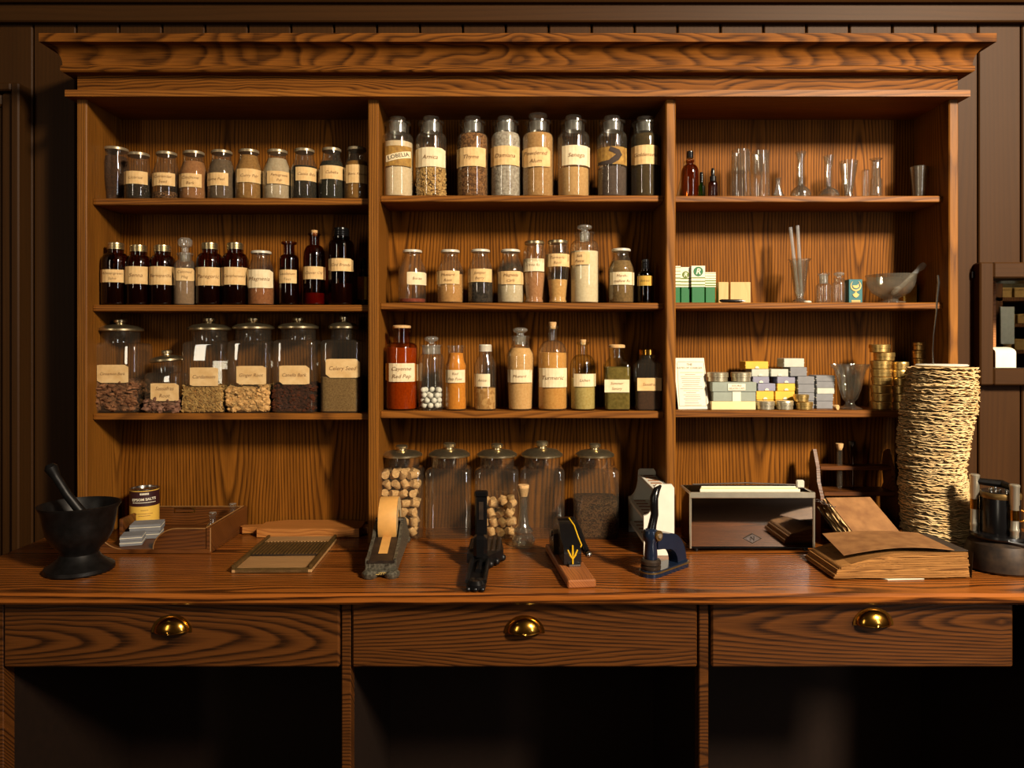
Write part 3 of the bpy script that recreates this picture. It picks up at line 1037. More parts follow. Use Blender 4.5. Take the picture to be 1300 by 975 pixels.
G3 = 'square glass jars on the lower shelf of the first bay'
zL3 = SZT[0][2]
bark = powder('bark', (150, 104, 72), (84, 54, 36), 60)
barkc = powder('barkcore', (60, 40, 28), (40, 26, 18))
DJ = 2.196
specs = [
    ('Cinnamon Bark', 153, 32.5, 438, 421, 27, 407, (123, 163, 463, 486), dict(torn=.12), None, .057),
    ('Sassafras Root', 212.5, 21.8, 475, 459, 21, 446, (191, 227, 486.5, 509), dict(torn=.12), (0, math.radians(-5), 0), .046),
    ('Cardamom', 266, 27, 436, 420, 26, 405, (241, 277, 466.5, 490), dict(torn=.06), None, .057),
    ('Ginger Root', 322, 26.8, 435, 418.5, 25.5, 405, (300, 338, 464.5, 488), dict(torn=.1), None, .057),
    ('Canella Bark', 379, 27, 434, 418, 25, 405, (354.5, 393, 464, 488), dict(torn=.15), None, .057),
    ('Celery Seed', 436.5, 25.5, 434, 418, 19, 403, (413.5, 457, 455.5, 479.5), dict(torn=.18), None, .056)]
jars = {}
for nm, cx, hw, ysh, yl, lh, yk, pp, kw, lr, hd in specs:
    lab = 'square glass jar with metal knob lid, paper label reading ' + nm
    if nm == 'Sassafras Root':
        lab = 'small square jar with its metal lid sitting askew, label reading Sassafras Root'
    jars[nm] = square_jar('square_jar', lab, cx, hw, 524, ysh, yl, lh, yk, DJ if nm != 'Sassafras Root' else 2.185, zL3, hd, (pp[0], pp[1], pp[2], pp[3], [nm] if nm != 'Sassafras Root' else nm.split(), kw), G3, lr)
def fillj(nm, ytop, size, n_, mat, fname, core, squash=(1, 1, 1)):
    root, a, b, s = jars[nm]
    heap(root, a * .9, b * .9, (524 - ytop) * s, size, n_, hash_(nm), mat, fname, squash, core)
def hash_(t):
    return sum(ord(c) * (i + 1) for i, c in enumerate(t))
fillj('Cinnamon Bark', 488, .017, 330, bark, 'bark_chips', barkc, (1.3, .5, .9))
fillj('Sassafras Root', 509, .018, 120, powder('sass', (150, 110, 90), (96, 64, 48), 60), 'bark_chips', barkc, (1.3, .5, .9))
fillj('Cardamom', 492, .0068, 1500, powder('cardamom', (206, 166, 102), (150, 108, 58), 90), 'pods', powder('cardcore', (120, 84, 40), (90, 60, 28)), (.7, .7, 1.2))
fillj('Ginger Root', 494, .0135, 420, powder('ginger', (222, 178, 118), (186, 138, 82), 90), 'root_pieces', powder('gincore', (110, 74, 36), (84, 54, 26)), (.8, .8, 1.25))
fillj('Canella Bark', 491, .012, 420, powder('canella', (86, 46, 28), (52, 26, 16), 60), 'bark_chips', powder('cancore', (50, 26, 16), (34, 18, 10)), (1.2, .6, .9))
r_, a_, b_, s_ = jars['Celery Seed']
MB().lathe([(a_ * .94, .004, 7, b_ / a_), (a_ * .95, .008, 7, b_ / a_), (a_ * .95, 44.5 * s_, 7, b_ / a_), (a_ * .4, 45 * s_, 7, b_ / a_)], 40).build('seed', powder('celery', (150, 118, 74), (112, 84, 46), 260, .5), r_)

# ---- second bay, upper shelf: stoppered bottles
yb = 248
G = 'stoppered bottles on the upper shelf of the second bay'
rowsM = [
    (505, 20, 152, 144, 10.5, ('lob', (238, 214, 178), (226, 198, 158)), 178, (490, 522, 185, 210, ['LOBELIA'], dict(mat='paper_old', ink='ink_dark', shear=0, rot=.22, offset=.008)), 'cream powder bottle, mottled brown label lettered LOBELIA', False),
    (547.5, 19.5, 151.5, 143.5, 10.5, ('chips', (196, 154, 94), (90, 60, 30)), 212, (527, 565, 187, 211, ['Arnica'], dict(mat='paper_light', torn=.08)), 'bottle of pale flower heads, paper label reading Arnica', True),
    (600, 20, 151.5, 143.5, 10.5, ('thyme', (150, 104, 62), (96, 62, 34)), 168, (580.5, 616, 187, 210.5, ['Thyme'], dict(mat='paper')), 'bottle of brown flakes, paper label reading Thyme', True),
    (642, 19, 151.5, 143.5, 10.5, ('dam', (206, 196, 182), (140, 126, 112)), 166, (623.5, 659, 185, 209, ['Damiana'], dict(mat='paper')), 'bottle of whitish lumps, paper label reading Damiana', False),
    (683, 20, 150.5, 139.5, 12, ('alum', (196, 150, 96), (170, 126, 76)), 167, (662, 698, 187, 211, ['Powdered', 'Alum'], dict(torn=.14)), 'bottle of tan powder with winged stopper, label reading Powdered Alum', False),
    (728, 20.5, 150, 142, 10.5, ('senega', (212, 168, 112), (196, 150, 96)), 211, (714, 749, 184.5, 209, ['Senega'], dict(mat='paper_light')), 'half full bottle of light tan powder, paper label reading Senega', False),
    (777, 19, 150.5, 143, 10.5, ('gray', (96, 80, 72), (76, 62, 54)), 210, (759, 795, 186, 208, None, dict(mat='paper_old')), 'bottle of grey powder whose yellow label is half torn away', False),
    (819, 18.5, 152, 144, 10.5, ('gold', (76, 60, 30), (58, 44, 20)), 168, (802, 838, 184, 208, ['Goldenseal'], dict(torn=.08)), 'dim bottle of olive powder by the divider, label reading Goldenseal', False)]
for cx, hw, yl, ys, hs, col, yf, pap, lab, rough_ in rowsM:
    pr = round_prof(hw, yl, 14.5, yl + 14, yl + 22, yb, 17)
    if col[0] == 'gray':
        pap = pap[:4] + (None, pap[5])
    b = bottle(1, 0, 'apothecary_bottle', 'glass stoppered ' + lab, 'bottle', cx, pr, yb, 'clear', (yf, powder(col[0], col[1], col[2], 150 if not rough_ else 210, .8 if rough_ else .2, vor=rough_)), stopper(hs, ys, yl, 12), pap, group=G, fillname='flakes' if rough_ else 'powder')
    if col[0] == 'chips':
        rnd = random.Random(5)
        mb = MB()
        s = b.location.y / F
        for i in range(420):
            t = rnd.uniform(PI, 2 * PI)
            q = Vector((math.cos(t) * hw * .9 * s, math.sin(t) * hw * .9 * s, rnd.uniform(.004, 37 * s)))
            mb.ico(q, .0042 * rnd.uniform(.6, 1.3), (1.2, .6, 1), .3, rnd, Matrix.Rotation(rnd.random() * 6, 3, 'Y') @ Matrix.Rotation(rnd.random() * 6, 3, 'X'))
        mb.build('flower_heads', powder('arnica', (216, 176, 112), (176, 132, 74), 80), b, kind='stuff', smooth=0)
    if col[0] == 'lob':
        s = b.location.y / F
        fn = surf(1.03, 0, math.atan2(b.location.x, b.location.y), hw * s, 0)
        mb = MB()
        nn_ = 8
        for i in range(nn_):
            xa, xb = -15 + 30 * i / nn_, -15 + 30 * (i + 1) / nn_
            mb.add([fn((x + .8) * s, (50.2 + .22 * x + dz) * s) for x, dz in ((xa, -4.2), (xb, -4.2), (xb, 4.2), (xa, 4.2))], [(0, 1, 2, 3)])
        mb.build('name_strip', M['paper_light'], b)
    if col[0] == 'gray':
        s = b.location.y / F
        phi = math.atan2(b.location.x, b.location.y)
        fn = surf(1.04, 0, phi, hw * s, 0)
        mb = MB()
        poly = [(-18, 60), (-18, 41), (0, 41), (6, 46), (14, 55), (10, 62), (-2, 62), (-4, 57), (4, 53), (-4, 46), (-14, 45)]
        poly = [(-17, 40), (-17, 44), (-4, 45), (5, 52), (-4, 57), (-2, 62), (9, 58), (12, 52), (8, 45), (0, 40)]
        def inside(px_, pz_):
            c_ = False
            for (xa, za), (xb, zb2) in zip(poly, poly[1:] + poly[:1]):
                if (za > pz_) != (zb2 > pz_) and px_ < (xb - xa) * (pz_ - za) / (zb2 - za) + xa:
                    c_ = not c_
            return c_
        for gx_ in range(60):
            for gz_ in range(44):
                xa, za = -17.5 + gx_ * .5, 40 + gz_ * .5
                if inside(xa + .25, za + .25):
                    mb.add([fn(x_ * s, z_ * s) for x_, z_ in ((xa, za), (xa + .5, za), (xa + .5, za + .5), (xa, za + .5))], [(0, 1, 2, 3)])
        mb.build('torn_patch', powder('patch', (74, 62, 56)), b)

# ---- second bay, middle shelf
yb = 384
G = 'disc-capped jars on the middle shelf of the second bay'
for cx, hw, hc, yt, col, yf, pap, lab in (
        (523.5, 17.5, 12.2, 315.5, ((150, 66, 44), (110, 44, 28)), 378, (517, 542, 345, 361, ['Borax'], dict(mat='paper_light', torn=.06)), 'nearly empty clear jar with a little red powder, label reading Borax'),
        (571.5, 16.8, 12, 315.5, ((206, 154, 94), (188, 136, 78)), 347, (555, 583, 343.5, 360, ['Mustard', 'Root']), None),
        (610, 16, 12, 315, ((60, 50, 42), (26, 22, 18)), 342, (594.5, 624, 341, 357.5, ['Juniper', 'Berry']), None),
        (648, 17, 12.3, 315, ((222, 204, 174), (206, 186, 152)), 350, (633, 664, 344, 360.5, ['Magnesia', 'Carb'], dict(torn=.08)), None),
        (788.5, 16.3, 12, 314, ((136, 106, 64), (110, 84, 46)), 330, (775, 804.5, 345, 361, ['Marsh-', 'mallow Rt'], dict(mat='paper_light')), None)):
    pr = slope_prof(hw, yt + 3, hc * .8, yt + 8, yt + 27, yb)
    bottle(1, 1, 'spice_jar', lab or ('clear jar with white disc cap, ' + tl(pap[4])), 'jar', cx, pr, yb, 'clear', (yf, powder(str(col), col[0], col[1], 250 if sum(col[1]) < 100 else 160, .4, vor=sum(col[1]) < 100)), cap_disc(hc, yt, 4), pap, group=G)
for cx, yt, yf, col, pap in ((678.5, 304.5, 345, ((190, 136, 92), (168, 114, 72)), (663.5, 690.5, 328, 344, ['Orris Rt'], dict(mat='paper_light'))), (708, 303.5, 354, ((222, 172, 104), (200, 148, 84)), (693, 723, 322, 338, ['Turmeric', 'Root']))):
    pr = [(12.2, yt + 3), (12.5, yt + 8), (14.4, yt + 16), (14.6, yt + 26), (13.2, yt + 48), (11, yb - 9), (10.6, yb - 6), (11.6, yb - 3), (11.4, yb)]
    bottle(1, 1, 'tapered_jar', 'tapering footed jar with metal cap, ' + tl(pap[4]), 'jar', cx, pr, yb, 'clear', (yf, powder(str(col), col[0], col[1])), cap_disc(12.8, yt, 4.5, 'tin_lid'), pap, group='tapering jars on the middle shelf of the second bay')
bottle(1, 1, 'apothecary_bottle', 'tall bottle of white powder with mushroom glass stopper, label reading Salt Petre', 'bottle', 742, round_prof(18.3, 293.5, 11.5, 304, 315, yb, 13), yb, 'clear', (318, powder('salt', (244, 226, 190), (232, 210, 170))), stopper(9.5, 284, 293.5, 7), (724, 748.5, 320, 336, ['Salt', 'Petre'], dict(mat='paper')))
bottle(1, 1, 'dropper_bottle', 'small dark bottle with a broad yellow band label at the end of shelf', 'bottle', 819, round_prof(9.8, 341, 6, 343, 349, yb), yb, 'dark_amber', None, cap_screw(5, 328, 13, 'black'), (809.5, 828.5, 349.5, 362, ['Extract'], dict(mat='paper_yellow', ink='ink_dark')))

# ---- second bay, lower shelf
yb = 522
bottle(1, 2, 'amber_bottle', 'wide amber bottle of orange powder, cream label reading Cayenne Red Pep', 'bottle', 510, round_prof(20, 419, 10.5, 437, 444, yb, 11.8), yb, 'amber_light', (444, powder('cay', (176, 100, 42), (156, 84, 32))), cap_disc(11.6, 415, 4, 'cork'), (489.5, 530, 463, 486, ['Cayenne', 'Red Pep'], dict(mat='paper_light', torn=.08)))
bt = bottle(1, 2, 'apothecary_bottle', 'clear stoppered bottle holding small white balls, without label', 'bottle', 547.7, round_prof(16.4, 439, 12, 451, 462, yb, 14), yb, 'clear', None, stopper(9, 429, 439, 6.5))
MB().lathe([(11.6 * 2.16 / F, 71 * 2.16 / F), (11.6 * 2.16 / F, 82 * 2.16 / F)], 24, cap0=False, cap1=False).build('frosted_collar', M['frost'], bt)
s = bt.location.y / F
rb = .0083
k = 0
balls = []
rnd = random.Random(3)
for lay in range(4):
    nn = (7, 7, 7, 5)[lay]
    for j in range(nn):
        t = 2 * PI * (j + .5 * lay) / 7 - PI / 2
        rad = .0235
        p = (bt.location.x + math.cos(t) * rad, bt.location.y + math.sin(t) * rad, SZT[1][2] + .0055 + rb + lay * .0145)
        if not balls:
            o = MB().sphere((0, 0, 0), rb, 14, 9).build('white_ball', M['bone'])
            tag(o, 'small white ball inside the unlabelled stoppered bottle', 'ball', 'white balls in the stoppered bottle')
        else:
            o = balls[0].copy()
            scene.collection.objects.link(o)
        o.location = p
        balls.append(o)
bottle(1, 2, 'spice_bottle', 'small clear bottle of bright orange powder, label reading Red Pep Pow', 'bottle', 579, [(11.5, 440), (11.5, 443), (10.2, 444), (10.5, 447), (9.6, 449), (10.6, 459), (13.6, 466), (13.2, 470), (13.2, 505), (13.6, 510), (13.3, 522)], yb, 'clear', (450, powder('org', (224, 142, 40), (208, 122, 28))), None, (566, 590, 471, 487, ['Red', 'Pep Pow'], dict(mat='paper_light')))
bottle(1, 2, 'spice_bottle', 'small clear bottle with white cap and skewed label reading Anise', 'bottle', 616, [(8.2, 447), (8.4, 452), (13.4, 463), (13.8, 468), (13.6, 490), (14, 496), (14, 522)], yb, 'clear', (494, powder('anise', (206, 158, 96), (170, 122, 66), 120, .6, True)), cap_screw(8.4, 439, 9, 'pale_cap'), (602.5, 622, 476, 492, ['Anise'], dict(mat='paper_light')))
bottle(1, 2, 'apothecary_bottle', 'slim tapering bottle of tan powder, glass stopper, label reading Mustard', 'bottle', 660.5, [(12, 428), (12, 431), (11, 433), (11.5, 442), (17, 451), (17.5, 457), (16, 500), (15.4, 522)], yb, 'clear', (444, powder('must', (226, 178, 118), (212, 160, 98))), stopper(9.5, 418, 428, 8), (645, 675, 471, 487, ['Mustard'], dict(mat='paper_light')))
bottle(1, 2, 'long_necked_bottle', 'long-necked clear bottle with cork, tan powder, label reading Turmeric', 'bottle', 701.5, round_prof(19, 416, 5.5, 434, 455, yb, 7.5), yb, 'clear', (450, powder('turm', (222, 162, 84), (206, 142, 66))), corkst(5, 411, 417), (685, 719, 469, 493, ['Turmeric'], dict(mat='paper_light')))
bottle(1, 2, 'corked_bottle', 'round-shouldered clear bottle of greenish powder, label reading Lichen', 'bottle', 740, round_prof(16, 436, 5.8, 452, 468, yb, 8), yb, 'aqua', (482, powder('lich', (206, 180, 124), (186, 158, 100))), corkst(4.2, 433, 437), (729, 756, 476, 492, ['Lichen'], dict(mat='paper_light')))
bottle(1, 2, 'square_bottle', 'square greenish bottle with tan lid, label reading Summer Savory', 'bottle', 783, [(9.5, 444, 2), (10.3, 449, 2), (10, 450, 2), (10, 456, 2), (13, 460, 4), (16, 464, 7), (16.3, 468, 7), (16.3, 519, 7), (15.8, 522, 7)], yb, 'aqua', (468, powder('sav', (132, 112, 64), (104, 88, 46), 120)), cap_disc(10.4, 439, 4.5, 'cork'), (767.5, 799, 483, 499, ['Summer', 'Savory'], dict(mat='paper_light')), n=7, ky=.9)
bottle(1, 2, 'square_bottle', 'square bottle of dark brown powder with tan lid, label reading Sassafras', 'bottle', 822, [(10, 449, 2), (10.3, 455, 2), (10, 457, 2), (13, 460, 4), (16.4, 463, 7), (16.6, 467, 7), (16.6, 519, 7), (16, 522, 7)], yb, 'clear', (486, powder('sasp', (74, 46, 26), (56, 34, 18))), cap_disc(10.6, 444.5, 8, 'brass'), (809, 840, 481, 497, ['Sassafras'], dict(mat='paper')), n=7, ky=.9)

# ---- square jars on the worktop below the second bay
def cork_geo(r, h):
    return MB().lathe([(r * .9, -h / 2), (r * .94, -h / 2 + .001), (r, h / 2 - .001), (r * .96, h / 2)], 12)
DK = 2.195
GK = 'square glass jars on the worktop below the second bay'
kj = {}
for key, cx, hw, yk, lh, lab in (
        ('K1', 510, 29, 566, 26, 'square jar full of corks with metal knob lid, on the worktop'),
        ('K2', 570.5, 28.5, 563, 26.5, 'empty square jar between the two jars of corks'),
        ('K3', 631, 27.5, 564, 25.5, 'square jar half full of corks with metal knob lid, on the worktop'),
        ('K4', 688, 28, 561, 26.5, 'empty square jar behind the corked glass vase'),
        ('K5', 755, 28.5, 564, 24.5, 'square jar of dark brown seed, last of the row on the worktop')):
    kj[key] = square_jar('square_jar', lab, cx, hw, 679, 594, 578.5, lh, yk, DK, CT, .060, None, GK)
r_, a_, b_, s_ = kj['K5']
seedm = powder('darkseed', (84, 60, 38), (40, 28, 18), 300, .6, True)
MB().lathe([(a_ * .93, .004, 7, b_ / a_), (a_ * .94, .008, 7, b_ / a_), (a_ * .94, 47 * s_, 7, b_ / a_), (a_ * .4, 50 * s_, 7, b_ / a_)], 40).build('seed', seedm, r_)
ck = None
for key, nl, seed in (('K1', 4, 11), ('K3', 3, 4)):
    root, a, b, s = kj[key]
    rnd = random.Random(seed)
    lab = 'loose cork inside the brimming jar behind the tape dispenser' if key == 'K1' else 'loose cork inside the half full jar behind the black press'
    first = None
    zc = .006
    rc = .0112
    h = .0235
    nlay = {'K1': 7, 'K3': 4}[key]
    pitch = {'K1': .0268, 'K3': .0262}[key]
    for lay in range(nlay):
        for iy in range(2 if lay < nlay - 1 else 3):
            for ix in range(4):
                if lay == nlay - 1 and rnd.random() < (.0 if key == 'K1' else .45):
                    continue
                stag = .5 * (lay % 2)
                px = (-1.5 + ix + (stag - .25) * .5) * .0262 + rnd.uniform(-.0012, .0012)
                py = -b * .94 + .0165 + iy * .03 + rnd.uniform(-.001, .001)
                pz = zc + .0128 + lay * pitch + rnd.uniform(-.001, .001)
                px = max(-a * .93 + .014, min(a * .93 - .014, px))
                if first is None:
                    o = cork_geo(rc, h).build('loose_cork', M['cork'])
                    tag(o, lab, 'cork', 'corks in the brimming jar' if key == 'K1' else 'corks in the half full jar')
                    first = o
                else:
                    o = first.copy()
                    scene.collection.objects.link(o)
                o.location = (root.location.x + px, root.location.y + py, CT + pz)
                q = rnd.random()
                if q < .35:
                    o.rotation_euler = (rnd.uniform(-.6, .6), rnd.uniform(-.6, .6), 0)
                elif q < .7:
                    o.rotation_euler = (0, PI / 2 + rnd.uniform(-.7, .7), rnd.uniform(-.9, .9))
                else:
                    o.rotation_euler = (PI / 2 + rnd.uniform(-.6, .6), 0, rnd.uniform(-.7, .7))

# ================================================================== third bay, upper shelf: laboratory glass
yb = 248.5
ZA = SZT[2][0]
o = thing('glass_tube', 'slanting pale glass tube leaning on the divider beside the amber bottle', 'tube', (X(860, 2.19), 2.19, ZA))
tb = MB().tube([(0, 0, .005), (.026, .004, .115)], .0055, 12).build('glass_body', M['aqua'], o)
bottle(2, 0, 'amber_bottle', 'rounded amber bottle with black stopper on the glassware shelf', 'bottle', 876, round_prof(11, 200, 4.3, 206, 217, yb, 5.2), yb, 'amber', None, cap_screw(4.4, 189, 9, 'black'), None)
bottle(2, 0, 'dropper_bottle', 'small green dropper bottle behind the rounded amber bottle', 'bottle', 890.5, round_prof(4.8, 224, 2.6, 228, 232, yb), yb, 'green_glass', None, cap_screw(2.6, 212, 13, 'black'), None, d=2.2)
bottle(2, 0, 'dropper_bottle', 'small amber dropper bottle with black bulb on the glassware shelf', 'bottle', 905, round_prof(6, 226, 3.6, 228, 233, yb), yb, 'amber', None, lambda root, s, yb: MB().lathe([(4 * s, 20 * s), (4 * s, 26.5 * s), (2.4 * s, 28 * s), (2.7 * s, 33 * s), (1.5 * s, 37 * s)], 14).build('dropper_bulb', M['black'], root), None)


def open_glass(name, label, cx, prof, yb, glassm='thick', d=2.18, z=None, bay=2, row=0, seg=28, group=None, base_thick=True, flute=None):
    s = d / F
    zb_ = SZT[bay][row] if z is None else z
    root = thing(name, label, 'glass', (X(cx, d), d, zb_ + .0003), 0, group)
    P = [(p[0] * s, (yb - p[1]) * s) for p in reversed(prof)]
    inner = [(max(.0008, r - .0022), z_) for r, z_ in reversed(P[1:])]
    inner[-1] = (inner[-1][0], inner[-1][1] + .002)
    pr = [(P[0][0] * .9, P[0][1])] + P + inner + [(inner[-1][0] * .3, inner[-1][1])]
    MB().lathe(pr, seg, flute=flute).build('glass_body', M[glassm], root, smooth=40)
    return root, s


open_glass('glass_cylinder', 'clear open glass cylinder, nearer the amber dropper bottle of a pair', 940, [(11.6, 187), (11.4, 190), (12.2, 215), (12.9, 248.5)], yb, d=2.17)
open_glass('glass_cylinder', 'clear open glass cylinder, beside the tiny conical flask', 965, [(11.8, 187), (11.5, 190), (11.7, 215), (12.3, 248.5)], yb, d=2.19)
open_glass('conical_flask', 'tiny clear conical flask next to the tall glass cylinders', 988, [(4.4, 221), (3.4, 223), (3.2, 232), (8, 246), (7.5, 248.5)], yb)
open_glass('round_flask', 'clear round-bottomed flask with taller flared neck', 1016.5, [(7, 188), (4.6, 196), (4.2, 230), (7, 232.5), (11.5, 237), (13, 242), (11.5, 247), (8.5, 248.5)], yb)
open_glass('round_flask', 'clear round-bottomed flask beside the conical measure', 1052, [(7, 193), (4.2, 207), (3.9, 232), (7, 234.5), (11.5, 238), (13.2, 243), (11.5, 247), (8.5, 248.5)], yb)
open_glass('conical_measure', 'clear conical glass measure with stubby foot on the top shelf', 1077, [(11.5, 200), (9.5, 215), (5, 239), (5.6, 243), (6.2, 248.5)], yb)
open_glass('glass_tumbler', 'dim straight glass standing behind the stepped glass cylinder', 1099, [(5, 208), (4.8, 248.5)], yb, d=2.22)
open_glass('glass_cylinder', 'narrow clear glass cylinder with flared lip and wider lower half', 1112, [(8, 198), (5.4, 200), (5.4, 222), (7, 224), (7, 245), (7.4, 248.5)], yb, d=2.165)
open_glass('glass_tumbler', 'tapering dark glass tumbler alone at the shaded end of shelf', 1167, [(10.5, 206), (10, 210), (7.5, 243), (7.2, 248.5)], yb, 'dusty', d=2.19)

# ---- third bay, middle shelf
ZB = SZT[2][1]


def card_box(name, label, x0_, x1_, y0_, y1_, dep, mat, d=None, z=None, group=None, rz=0.0, b=.001, row=2, lidmat=None, lid_h=None, cat='box', df=2.135):
    """a cardboard box whose front face fills the given pixels at depth df"""
    zb_ = (SZT[2][row] if z is None else z)
    wd = (x1_ - x0_) * df / F
    hg = (y1_ - y0_) * df / F
    root = thing(name, label, cat, (X((x0_ + x1_) / 2, df), df + dep / 2, zb_ + .0002), rz, group)
    lh = lid_h if lid_h else 0
    MB().box(0, 0, (hg - lh) / 2, wd - .002, dep - .002, hg - lh, b).build('box_body', mat, root)
    if lh:
        MB().box(0, 0, hg - lh / 2, wd, dep, lh, b).build('lid', lidmat or mat, root)
    return root, wd, hg


gx = [(856, 864, 337, None), (864.3, 876.5, 338.5, 1), (878, 895, 337, 2), (895.5, 908.6, 345, None)]
labs = ['green and cream striped carton half hidden by the divider', 'green and cream striped carton with faded round emblem, second along', 'tallest green and cream striped carton with bold round emblem', 'shorter green and cream striped carton without emblem, last of four']
for (xa, xb, yt, em), lb in zip(gx, labs):
    df = 2.15 if em != 2 else 2.14
    root, wd, hg = card_box('striped_carton', lb, xa, xb, yt, 384, .036, M['green_card'], row=1, group='striped cartons', df=df)
    zs = (384 - 363.5) * df / F
    st = MB()
    st.box(0, 0, (zs + hg) / 2, wd + .0006, .0366, hg - zs + .0004)
    st.build('printed_band', M['white_card'], root)
    st = MB()
    nst = 6
    for i in range(nst):
        zz_ = zs + (hg - zs) * (i + .55) / nst
        if em and i >= 3:
            continue
        st.box(0, 0, zz_, wd + .0010, .0370, .0032 if i < 3 else .0016)
    st.build('stripe_print', M['olive'], root)
    if em:
        em_ = MB()
        rr_ = wd * .36
        zc_ = hg - (hg - zs) * .27 - (.006 if em == 1 else 0)
        em_.prism([(rr_ * math.cos(2 * PI * i / 20), zc_ + rr_ * math.sin(2 * PI * i / 20)) for i in range(20)], -.0191, -.0186)
        eo = em_.build('round_emblem', M['green_card'] if em == 2 else M['olive'], root)
        tm = MB()
        write(tm, ['R'], 0, zc_, rr_ * 1.4, rr_ * 1.7, lambda x, z: (x, -.0194, z), .25, offset=.02)
        tm.build('lettering', M['white_card'], eo, smooth=0)
tanb = wood('tan_carton', lin((226, 186, 128)), lin((196, 152, 94)), 'Z', rough=.7, contrast=.3)
for (xa, xb), lb in (((912, 925.5), 'narrow tan carton beside the green striped cartons'), ((927, 953.5), 'wide tan carton behind the black pen')):
    card_box('tan_carton', lb, xa, xb, 357, 384, .03, tanb, row=1, df=2.16)
pen = thing('black_pen', 'black pen lying on shelf before the tan cartons', 'pen', (X(930, 2.13), 2.134, ZB + .0052))
MB().tube([(-.036, 0, .0014), (-.03, 0, 0.0004), (.02, 0, 0), (.028, 0, 0)], [.002, .0048, .0048, .004], 10).build('barrel', M['black'], pen)
MB().tube([(.028, 0, 0), (.038, 0, -.001)], [.0036, .002], 10).build('tip', M['steel'], pen)
r0, s0 = open_glass('conical_measure', 'flared conical glass measure holding two glass rods', 1015, [(14.5, 328), (11.5, 332), (7, 368), (5, 376), (5.5, 378), (10, 382), (10.5, 384)], 384, row=1, d=2.175)
for k, (xt, lb) in enumerate(((1003.5, 'glass rod standing in conical measure, nearer the tan cartons'), (1012.5, 'taller glass rod standing in conical measure, leaning beside its twin'))):
    o = MB().tube([(0, 0, 0), ((xt - 1015) * 2.175 / F - (-.004 + .010 * k), 0, .205 if k else .2)], .0048, 12, True).build('glass_rod', M['rod'])
    o.location = (r0.location.x - .004 + .010 * k, r0.location.y, ZB + .022)
    tag(o, lb, 'rod', 'glass rods in the measure')
o = MB().lathe([(.012, 0), (.0125, .002), (.011, .005), (.008, .006)], 20).build('bottle_cap', M['pale_cap'])
o.location = (X(1024.5, 2.14), 2.14, ZB + .0002)
tag(o, 'small white disc cap lying at the foot of the conical measure', 'cap')
bottle(2, 1, 'stoppered_vial', 'short clear vial with frosted ground neck and open lip', 'bottle', 1045.5, round_prof(9, 346, 5.3, 359, 363, 384, 7.5), 384, 'thick', None, lambda root, s, yb: MB().lathe([(5 * s, 25 * s), (5 * s, 36 * s)], 20, cap0=False, cap1=False).build('frosted_collar', M['frost'], root), None)
bottle(2, 1, 'stoppered_vial', 'clear vial with squat stopper beside the teal carton', 'bottle', 1065, round_prof(8, 352, 5.5, 357, 361, 384, 6.5), 384, 'thick', None, stopper(6.5, 345, 352, 5), None)
root, wd, hg = card_box('teal_carton', 'teal carton printed with gold emblem standing before the glass mortar', 1077.5, 1095.6, 354, 384, .03, M['teal_card'], row=1, df=2.14)
em = MB()
def arcstrip(mb, cx_, cz_, r, t0, t1, w_, y, n_=14):
    vs = []
    for i in range(n_ + 1):
        t = t0 + (t1 - t0) * i / n_
        ww = w_ * math.sin(PI * (i + .6) / (n_ + 1.2)) + .0002
        vs += [(cx_ + (r - ww) * math.cos(t), y, cz_ + (r - ww) * math.sin(t)), (cx_ + r * math.cos(t), y, cz_ + r * math.sin(t))]
    mb.add(vs, [(2 * i, 2 * i + 1, 2 * i + 3, 2 * i + 2) for i in range(n_)])
arcstrip(em, 0, hg * .72, wd * .38, -PI * 1.3, PI * .35, .0045, -.0156, 20)
bowl_ = [(.0095 * math.cos(PI + PI * q / 10), hg * .74 + .0085 * math.sin(PI + PI * q / 10)) for q in range(11)]
em.prism(bowl_, -.0157, -.0152)
em.prism([(.002, hg * .745), (.011, hg * .82), (.013, hg * .815), (.005, hg * .745)], -.0157, -.0152)
em.prism([(0, hg * .50), (.004, hg * .40), (.0095, hg * .36), (.006, hg * .27), (0, hg * .22), (-.006, hg * .27), (-.0095, hg * .36), (-.004, hg * .40)], -.0157, -.0152)
for i in range(2):
    em.box(0, -.0152, hg * (.10 - .05 * i), wd * .62, .0006, .0022)
em.build('gold_emblem', M['gold_print'], root)
ye = card_box('yellow_carton', 'yellow carton partly hidden behind the glass mortar', 1147, 1165, 357, 384, .03, M['paper_yellow'], row=1, df=2.235)[0]
# glass mortar with pestle
mo = thing('glass_mortar', 'frosted glass mortar on foot, on the middle shelf', 'mortar', (X(1131, 2.195), 2.195, ZB + .0003))
s = 2.195 / F
pr = [(12, 0), (17, 1), (17, 2.5), (9, 4), (8, 6), (14, 9), (22, 14), (27, 22), (29, 30), (30, 36.5), (28.5, 36.5), (27, 30), (24.5, 21), (19, 14), (9, 10), (1, 9)]
MB().lathe([(a * s, b * s) for a, b in pr], 36).build('bowl', M['dusty'], mo)
MB().lathe([(28.7 * s, 28 * s), (30.2 * s, 36.8 * s)], 36, cap0=False, cap1=False).build('clear_rim', M['thick'], mo)
pe = thing('glass_pestle', 'glass pestle leaning out of the frosted mortar', 'pestle', (X(1131, 2.195), 2.195, ZB + .0003))
MB().tube([(.004, 0, .03), (.012, 0, .036), (.035, 0, .055), (.078, 0, .098), (.088, 0, .107), (.098, 0, .116)], [.006, .0085, .0065, .007, .0105, .0085], 14).build('glass_body', M['rod'], pe)

